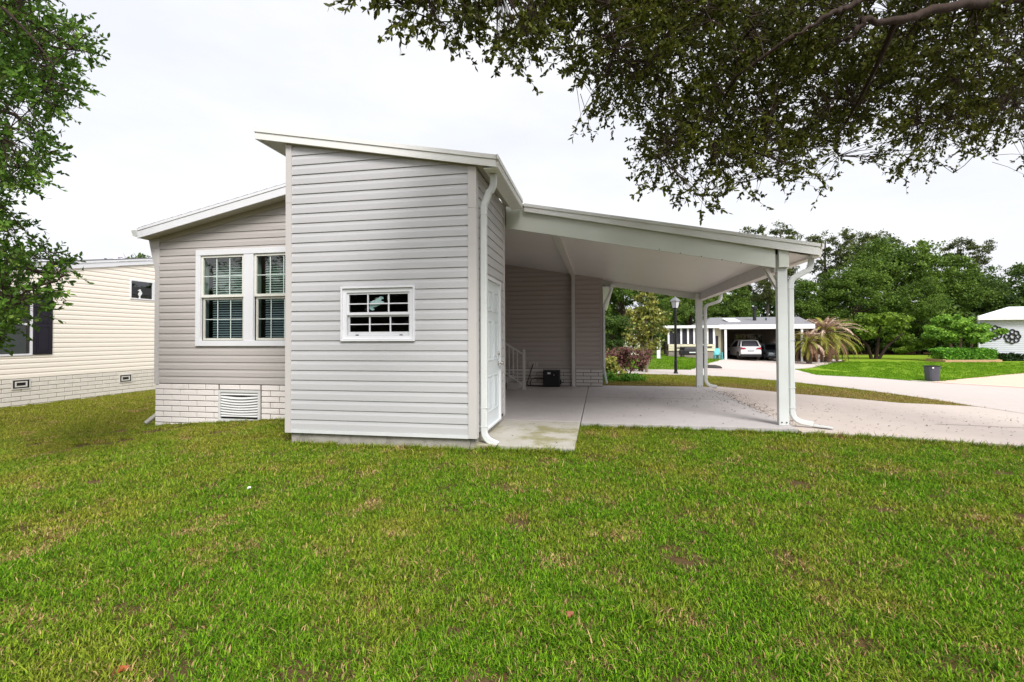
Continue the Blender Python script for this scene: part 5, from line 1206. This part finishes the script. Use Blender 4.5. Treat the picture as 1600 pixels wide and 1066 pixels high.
near_tree('live_oak', 'large live oak whose dark leafy branches hang over the lawn from the upper right', [(8.9,3.5,-.4),(8.8,3.5,1.2),(8.7,3.6,2.8),(8.6,3.6,4.6)], limbsR, A1, .056, M_NEAR, rn, per=17, nsec=40)
PL_ = [(-60,-60),(60,-60),(78,-5),(85,12),(70,30),(80,42),(105,36),(140,42),(155,62),(165,95),(150,98),(138,90),(135,115),(145,142),(128,150),(115,170),(100,190),(96,225),(88,230),(92,255),(94,285),(80,285),(62,282),(55,298),(30,300),(25,315),(45,335),(62,350),(85,352),(68,365),(60,380),(85,385),(105,398),(128,398),(140,405),(148,432),(128,425),(120,440),(138,462),(115,468),(108,485),(95,500),(75,470),(62,480),(50,520),(38,550),(15,548),(-60,540)]
PL_ = [(x_-(20 if y_ < 330 else 34) if x_ > 0 else x_, y_-6) for x_, y_ in PL_]
dL = lambda x, y, r: 4.6+r.random()*2.2
def densL(x, y):
    h = math.sin(x*.06+y*.021)*math.sin(y*.045+1)+.5*math.sin(x*.11-y*.05)
    g_ = .65+.3*h
    if 150 < y < 225 and x < 70: g_ *= .45
    if y > 340 and x > 45: g_ *= .6
    if 300 < y < 325: g_ *= .7
    return max(.08, min(1, g_))
B1 = anchors(PL_, 1700, dL, rn, densL)
B2 = anchors([(-60,-60),(-60,540),(-700,450),(-900,-700),(-100,-700),(60,-60)], 450, lambda x, y, r: 4.8+r.random()*3, rn)
B1 = np.concatenate([B1, B2])
limbsL = [([(-9.3,3.2,3.4), lp_(-300,200,6), lp_(-80,150,5.6), lp_(20,180,5.5), lp_(70,215,5.4)], [.12,.07,.035,.02,.008]),
          ([(-9.3,3.2,3.8), lp_(-300,-80,6), lp_(-60,30,5.6), lp_(60,70,5.4), lp_(130,80,5.3)], [.12,.07,.035,.02,.008]),
          ([(-9.3,3.2,2.8), lp_(-300,420,6), lp_(-60,420,5.6), lp_(40,420,5.5), lp_(110,430,5.4)], [.10,.05,.03,.018,.008]),
          ([(-9.3,3.2,4.2), lp_(-500,-400,6.5), lp_(-100,-300,6)], [.12,.07,.03])]
near_tree('live_oak', 'green live oak branch hanging down the left edge before the cream house', [(-9.5,3.0,-.6),(-9.5,3.1,1.0),(-9.4,3.2,2.4),(-9.3,3.2,4.3)], limbsL, B1, .060, M_NEARL, rn, per=14, nsec=26, tw=.5)
# dark tree tip behind the cream house
c = onX(228, 404, -24)
plant('distant_tree', (c.x, c.y, -.5), [(0,0,c.z+.1,.9,.9,.5),(-.9,0,c.z-.1,.7,.7,.4),(.9,0,c.z-.1,.7,.7,.4),(0,0,c.z-1.6,1.6,1.6,1.2)], 3000, .16, M_OAKD, 'small dark treetop peeking over the cream house roof', 'tree', rg, stems=[([(0,0,0),(0,0,c.z)], [.2,.1])])

# ================================================================ GRASS
def tuft(name, nb_, R, h, wd, rng, m):
    V, F3, r = [], [], []
    for i in range(nb_):
        a = rng.random()*6.283; d = R*math.sqrt(rng.random()); x, y = d*math.cos(a), d*math.sin(a)
        b = rng.random()*6.283; lean = rng.uniform(.2, 1.4); L = h*rng.uniform(.5, 1.3); w_ = wd*rng.uniform(.6, 1.2)
        dx, dy = math.cos(b), math.sin(b); sx_, sy_ = -dy*w_/2, dx*w_/2
        p1 = (x+dx*L*.40*math.sin(lean*.6), y+dy*L*.40*math.sin(lean*.6), L*.45*math.cos(lean*.6)); p2 = (x+dx*L*(.35+.6*math.sin(lean)), y+dy*L*(.35+.6*math.sin(lean)), max(.004, L*(.45*math.cos(lean*.6)+.5*math.cos(lean*1.15))))
        o = len(V); V += [(x-sx_, y-sy_, -.004), (x+sx_, y+sy_, -.004), (p1[0]+sx_*.9, p1[1]+sy_*.9, p1[2]), (p1[0]-sx_*.9, p1[1]-sy_*.9, p1[2]), p2]
        q_ = rng.random(); F3 += [(o, o+1, o+2), (o, o+2, o+3), (o+3, o+2, o+4)]; r += [q_]*3
    me = bpy.data.meshes.new(name); V = np.array(V, np.float32); F = np.array(F3, np.int32); nf = len(F)
    me.vertices.add(len(V)); me.vertices.foreach_set('co', V.ravel()); me.loops.add(nf*3); me.loops.foreach_set('vertex_index', F.ravel())
    me.polygons.add(nf); me.polygons.foreach_set('loop_start', np.arange(nf, dtype=np.int32)*3)
    at = me.attributes.new('r', 'FLOAT', 'FACE'); at.data.foreach_set('value', np.array(r, np.float32)); me.update(calc_edges=True); me.materials.append(m)
    return bpy.data.objects.new(name, me)
def grassmat():
    m = bpy.data.materials.new('grass_blade'); m.use_nodes = True; t = m.node_tree; N = t.nodes; L = t.links
    b = N['Principled BSDF']; b.inputs['Roughness'].default_value = .6; b.inputs['Specular IOR Level'].default_value = .06
    at = N.new('ShaderNodeAttribute'); at.attribute_name = 'r'; geo = N.new('ShaderNodeNewGeometry')
    def noise(scale, det=4):
        n = N.new('ShaderNodeTexNoise'); n.inputs['Scale'].default_value = scale; n.inputs['Detail'].default_value = det; n.inputs['Roughness'].default_value = .65; L.new(geo.outputs['Position'], n.inputs['Vector']); return n.outputs['Fac']
    def ramp(src, a, b_, ca, cb):
        r = N.new('ShaderNodeValToRGB'); r.color_ramp.elements[0].position = a; r.color_ramp.elements[1].position = b_; r.color_ramp.elements[0].color = (*ca, 1); r.color_ramp.elements[1].color = (*cb, 1); L.new(src, r.inputs[0]); return r.outputs[0]
    def mixc(f, a, b_):
        x = N.new('ShaderNodeMix'); x.data_type = 'RGBA'
        L.new(f, x.inputs[0]); L.new(a, x.inputs[6]); L.new(b_, x.inputs[7]); return x.outputs[2]
    green = ramp(at.outputs['Fac'], .0, 1., (.022,.095,.004), (.25,.45,.022))
    yel = ramp(at.outputs['Fac'], .0, 1., (.07,.09,.008), (.50,.49,.065))
    n1 = noise(1.1, 5); f1 = ramp(n1, .44, .66, (0,0,0), (1,1,1))
    # the lawn is yellower towards the house and to the left
    sp = N.new('ShaderNodeSeparateXYZ'); L.new(geo.outputs['Position'], sp.inputs[0])
    ma = N.new('ShaderNodeMath'); ma.operation = 'MULTIPLY_ADD'; ma.inputs[1].default_value = .10; ma.inputs[2].default_value = -.44; L.new(sp.outputs['Y'], ma.inputs[0])
    ma2 = N.new('ShaderNodeMath'); ma2.operation = 'MULTIPLY_ADD'; ma2.inputs[1].default_value = -.045; L.new(sp.outputs['X'], ma2.inputs[0]); L.new(ma.outputs[0], ma2.inputs[2])
    ad = N.new('ShaderNodeMath'); ad.operation = 'ADD'; ad.use_clamp = True; L.new(f1, ad.inputs[0]); L.new(ma2.outputs[0], ad.inputs[1])
    hf = N.new('ShaderNodeMath'); hf.operation = 'MULTIPLY'; hf.inputs[1].default_value = .8; far = N.new('ShaderNodeMapRange'); far.inputs[1].default_value = 19.5; far.inputs[2].default_value = 20.5; far.inputs[3].default_value = 1; far.inputs[4].default_value = 0; L.new(sp.outputs['Y'], far.inputs[0])
    fm = N.new('ShaderNodeMath'); fm.operation = 'MULTIPLY'; L.new(ad.outputs[0], fm.inputs[0]); L.new(far.outputs[0], fm.inputs[1]); L.new(fm.outputs[0], hf.inputs[0])
    col = mixc(hf.outputs[0], green, yel)
    # dead blades: a share everywhere, more in worn patches
    n2 = noise(2.3, 5); w_ = N.new('ShaderNodeMath'); w_.operation = 'MULTIPLY_ADD'; w_.inputs[1].default_value = 5.0; w_.inputs[2].default_value = -2.68; L.new(n2, w_.inputs[0])
    mxx = N.new('ShaderNodeMath'); mxx.operation = 'MAXIMUM'; mxx.inputs[1].default_value = .08; L.new(w_.outputs[0], mxx.inputs[0])
    # strip by the road is half dead
    st1 = N.new('ShaderNodeMapRange'); st1.inputs[1].default_value = 11.6; st1.inputs[2].default_value = 12.2; L.new(sp.outputs['Y'], st1.inputs[0])
    st2 = N.new('ShaderNodeMapRange'); st2.inputs[1].default_value = 15.6; st2.inputs[2].default_value = 13.8; L.new(sp.outputs['Y'], st2.inputs[0])
    st3 = N.new('ShaderNodeMath'); st3.operation = 'GREATER_THAN'; st3.inputs[1].default_value = -.5; L.new(sp.outputs['X'], st3.inputs[0])
    s12 = N.new('ShaderNodeMath'); s12.operation = 'MULTIPLY'; L.new(st1.outputs[0], s12.inputs[0]); L.new(st2.outputs[0], s12.inputs[1])
    s123 = N.new('ShaderNodeMath'); s123.operation = 'MULTIPLY'; L.new(s12.outputs[0], s123.inputs[0]); L.new(st3.outputs[0], s123.inputs[1])
    s4 = N.new('ShaderNodeMath'); s4.operation = 'MULTIPLY_ADD'; s4.inputs[1].default_value = .5; L.new(s123.outputs[0], s4.inputs[0]); L.new(mxx.outputs[0], s4.inputs[2])
    r10 = N.new('ShaderNodeMath'); r10.operation = 'MULTIPLY'; r10.inputs[1].default_value = 7.31; L.new(at.outputs['Fac'], r10.inputs[0])
    fr = N.new('ShaderNodeMath'); fr.operation = 'FRACT'; L.new(r10.outputs[0], fr.inputs[0])
    lt = N.new('ShaderNodeMath'); lt.operation = 'LESS_THAN'; fs = N.new('ShaderNodeMath'); fs.operation = 'MULTIPLY'; L.new(s4.outputs[0], fs.inputs[0]); L.new(far.outputs[0], fs.inputs[1])
    L.new(fr.outputs[0], lt.inputs[0]); L.new(fs.outputs[0], lt.inputs[1])
    dead = ramp(at.outputs['Fac'], 0, 1, (.17,.075,.03), (.72,.52,.24))
    col = mixc(lt.outputs[0], col, dead)
    L.new(col, b.inputs['Base Color']); tr = N.new('ShaderNodeBsdfTranslucent'); L.new(col, tr.inputs['Color'])
    ms = N.new('ShaderNodeMixShader'); ms.inputs[0].default_value = .28; L.new(b.outputs[0], ms.inputs[1]); L.new(tr.outputs[0], ms.inputs[2]); L.new(ms.outputs[0], N['Material Output'].inputs['Surface'])
    return m
M_GR = grassmat()
rgr = np.random.default_rng(5)
tcol = bpy.data.collections.new('grass_tufts')
for i in range(7): tcol.objects.link(tuft('tuft', 72, .088, .029, .0054, rgr, M_GR))
for i in range(2): tcol.objects.link(tuft('tuft_tall', 36, .055, .056, .0058, rgr, M_GR))
NAMES = sorted(o.name for o in tcol.objects)
RECTS = [(-.29,2.78,7.41,13.23), (-3.6,-.29,7.48,13.3), (-1.6,-.29,5.71,7.5), (-4.05,-1.47,5.65,7.6), (-8.02,.1,7.44,24), (-24,-14.3,4,16)]
def free(x, y):
    k = np.ones(len(x), bool)
    for a, b, c_, d in RECTS: k &= ~((x > a)&(x < b)&(y > c_)&(y < d))
    for p in (ROAD, DRIVE, FARDRIVE, PEACH): k &= ~inpoly(x, y, p)
    return k
Tv = np.vectorize(T, otypes=[float])
PTS, SC, ID = [], [], []
HOLES = [(rgr.uniform(-7, 5), rgr.uniform(1.6, 7.2), rgr.uniform(.06, .20)) for _ in range(75)] + [(rgr.uniform(-9, -4), rgr.uniform(5.6, 7.3), rgr.uniform(.12, .32)) for _ in range(26)]
def scatter(x0, x1, y0, y1, dens, sc, tall=.04):
    n = int((x1-x0)*(y1-y0)*dens); x = rgr.uniform(x0, x1, n); y = rgr.uniform(y0, y1, n)
    # only where the wide view (and a step to the side) can see
    k = free(x, y) & (np.abs(x+.18*y) < 1.35*y+3.4); x, y = x[k], y[k]
    if y1 <= 7.7 or x1 <= -4:      # worn holes in the turf
        keep = np.ones(len(x), bool)
        for hx, hy, hr in HOLES: keep &= ((x-hx)**2+((y-hy)*1.3)**2 > (hr*rgr.uniform(.6, 1.15, len(x)))**2) | (rgr.random(len(x)) < .12)
        x, y = x[keep], y[keep]
    PTS.append(np.stack([x, y, Tv(x, y)+.0], 1)); SC.append(sc*rgr.uniform(.75, 1.2, len(x))); ID.append(np.where(rgr.random(len(x)) < tall, rgr.integers(7, 9, len(x)), rgr.integers(0, 7, len(x))))
scatter(-8, 6, .3, 3.6, 430, .95); scatter(-11, 9, 3.6, 7.7, 270, 1.05); scatter(-14.3, -4, 7.7, 15, 120, 1.25); scatter(-14.3, -11, 3, 7.7, 130, 1.2)
scatter(0, 9, 11.4, 18.2, 150, 1.25)
scatter(3.6, 16, 20.4, 30, 26, 2.0, 0); scatter(14, 36, 23, 44, 12, 2.6, 0); scatter(-3, 10, 20.6, 42, 10, 2.4, 0)
# longer tufts along slab, walk and walls
def edge(a, b, n, off, sc=1.0):
    t = rgr.random(n); x = a[0]+(b[0]-a[0])*t+rgr.normal(size=n)*off; y = a[1]+(b[1]-a[1])*t-np.abs(rgr.normal(size=n))*off; k = free(x, y); x, y = x[k], y[k]
    PTS.append(np.stack([x, y, Tv(x, y)], 1)); SC.append(sc*rgr.uniform(.7, 1.5, len(x))); ID.append(rgr.integers(7, 9, len(x)))
for _ in range(60):      # lusher clumps
    hx, hy = rgr.uniform(-6, 5), rgr.uniform(1.5, 7.0); n_ = int(rgr.integers(5, 16)); x = hx+rgr.normal(size=n_)*.09; y = hy+rgr.normal(size=n_)*.07; k = free(x, y); x, y = x[k], y[k]
    PTS.append(np.stack([x, y, Tv(x, y)], 1)); SC.append(rgr.uniform(.8, 1.25, len(x))); ID.append(rgr.integers(7, 9, len(x)))
edge((-.29,7.40), (2.78,7.36), 130, .05); edge((2.78,7.30), (9,6.6), 300, .06, 1.15); edge((-1.5,5.70), (-.3,5.70), 70, .05, 1.15); edge((-.28,5.72), (-.27,7.4), 60, .03)
edge((-4.05,5.62), (-1.5,5.62), 110, .05); edge((-8,7.43), (-4.1,7.43), 150, .05, .9)
P = np.concatenate(PTS); S = np.concatenate(SC); I = np.concatenate(ID)
me = bpy.data.meshes.new('grass'); me.vertices.add(len(P)); me.vertices.foreach_set('co', P.astype(np.float32).ravel())
a = me.attributes.new('scl', 'FLOAT', 'POINT'); a.data.foreach_set('value', S.astype(np.float32))
a = me.attributes.new('idx', 'INT', 'POINT'); a.data.foreach_set('value', I.astype(np.int32))
rv = np.stack([rgr.normal(size=len(P))*.12, rgr.normal(size=len(P))*.12, rgr.uniform(0, 6.283, len(P))], 1)
a = me.attributes.new('rot', 'FLOAT_VECTOR', 'POINT'); a.data.foreach_set('vector', rv.astype(np.float32).ravel())
go = bpy.data.objects.new('grass', me); COL.objects.link(go); tag(go, 'short patchy green and yellow lawn grass with dead blades', 'grass', None, 'stuff')
ng = bpy.data.node_groups.new('grass_scatter', 'GeometryNodeTree')
ng.interface.new_socket('Geometry', in_out='INPUT', socket_type='NodeSocketGeometry'); ng.interface.new_socket('Geometry', in_out='OUTPUT', socket_type='NodeSocketGeometry')
Nn = ng.nodes; Ln = ng.links; gi = Nn.new('NodeGroupInput'); gout = Nn.new('NodeGroupOutput'); iop = Nn.new('GeometryNodeInstanceOnPoints'); ci = Nn.new('GeometryNodeCollectionInfo')
ci.inputs['Collection'].default_value = tcol; ci.inputs['Separate Children'].default_value = True; ci.inputs['Reset Children'].default_value = True
def named(nm, dt):
    n = Nn.new('GeometryNodeInputNamedAttribute'); n.data_type = dt; n.inputs['Name'].default_value = nm; return next(o for o in n.outputs if o.enabled and o.name == 'Attribute')
Ln.new(gi.outputs[0], iop.inputs['Points']); Ln.new(ci.outputs[0], iop.inputs['Instance']); iop.inputs['Pick Instance'].default_value = True
Ln.new(named('idx', 'INT'), iop.inputs['Instance Index']); Ln.new(named('rot', 'FLOAT_VECTOR'), iop.inputs['Rotation']); Ln.new(named('scl', 'FLOAT'), iop.inputs['Scale']); Ln.new(iop.outputs[0], gout.inputs[0])
md = go.modifiers.new('scatter', 'NODES'); md.node_group = ng

# ---------------------------------------------------------------- litter on the concrete, leaf and scraps on the lawn
rl_ = np.random.default_rng(8)
def litter(name, spots, m, label, size):
    C = np.array(spots); n = len(C); a = rl_.random(n)*6.283; s = size*rl_.uniform(.5, 1.4, n); d = np.stack([np.cos(a), np.sin(a), rl_.normal(size=n)*.15], 1)*s[:, None]; e = np.stack([-np.sin(a), np.cos(a), rl_.normal(size=n)*.2], 1)*(s*.45)[:, None]
    V = np.stack([C-d*.5, C+e*.5, C+d*.5+np.array([0,0,.006]), C-e*.5], 1).reshape(-1, 3)
    o = npmesh(name, V, np.arange(n*4).reshape(n, 4), m, None, rl_.random(n)); return tag(o, label, 'leaf litter', None, 'stuff')
sp_ = []
for i in range(760):
    t = rl_.random()**.8; x = 2.74+rl_.normal()*.10*(1+t); y = 7.7+t*4.7; sp_.append((x+.12, y, (.082 if x+.12 < 2.78 else T(x+.12, y)+.056)))
for i in range(150): x, y = 1.6+rl_.normal()*.7, 10.8+rl_.normal()*.9; sp_.append((min(x, 2.5), min(y, 12.9), .080))
for i in range(150): x, y = rl_.uniform(-.2, 2.6), rl_.uniform(7.6, 13); sp_.append((x, y, .080))
for i in range(420): 
    x, y = rl_.uniform(2.9, 8.5), rl_.uniform(7.4, 10.5)+rl_.normal()*.3
    if inpoly(np.array([x]), np.array([y]), DRIVE)[0]: sp_.append((x, y, T(x, y)+.056))
for i in range(30): sp_.append((rl_.uniform(-1.3, -.4), rl_.uniform(5.9, 9), .080))
litter('leaf_litter', sp_, leafmat('litter', (.16,.12,.09), (.05,.035,.025), trans=.05), 'dark dead leaves and bits scattered over the driveway and slab', .035)
for px, py, m_, lab, s_ in ((190,1058,mat('leaf_rust', (.34,.08,.02), .6),'rust orange fallen leaf in the grass at the bottom left',.05), (890,970,mat('leaf_rust2', (.28,.10,.05), .6),'reddish fallen leaf in the grass at the bottom centre',.045), (389,768,m_white2,'white pebble like scrap in the grass before the house wing',.035), (1039,672,m_white2,'white paper scrap in the grass at the slab edge',.06)):
    c = G(px, py); z = c.z+.035
    mb = MB(); n = 9; vs_ = [(c.x, c.y, z+.012)]+[(c.x+s_*.62*math.cos(i*2*math.pi/n)*(.7+.3*math.sin(i*2.2)), c.y+s_*.42*math.sin(i*2*math.pi/n), z+.006*math.sin(i*1.7)) for i in range(n)]
    mb.add(vs_+[(v[0], v[1], v[2]-.006) for v in vs_], [(0, i+1, (i+1) % n+1) for i in range(n)]+[(n+1, n+1+(i+1) % n+1, n+1+i+1) for i in range(n)]+[(i+1, n+1+i+1, n+1+(i+1) % n+1, (i+1) % n+1) for i in range(n)])
    tag(mb.build('fallen_leaf' if 'leaf' in lab else 'scrap', m_), lab, 'fallen leaf' if 'leaf' in lab else 'scrap')
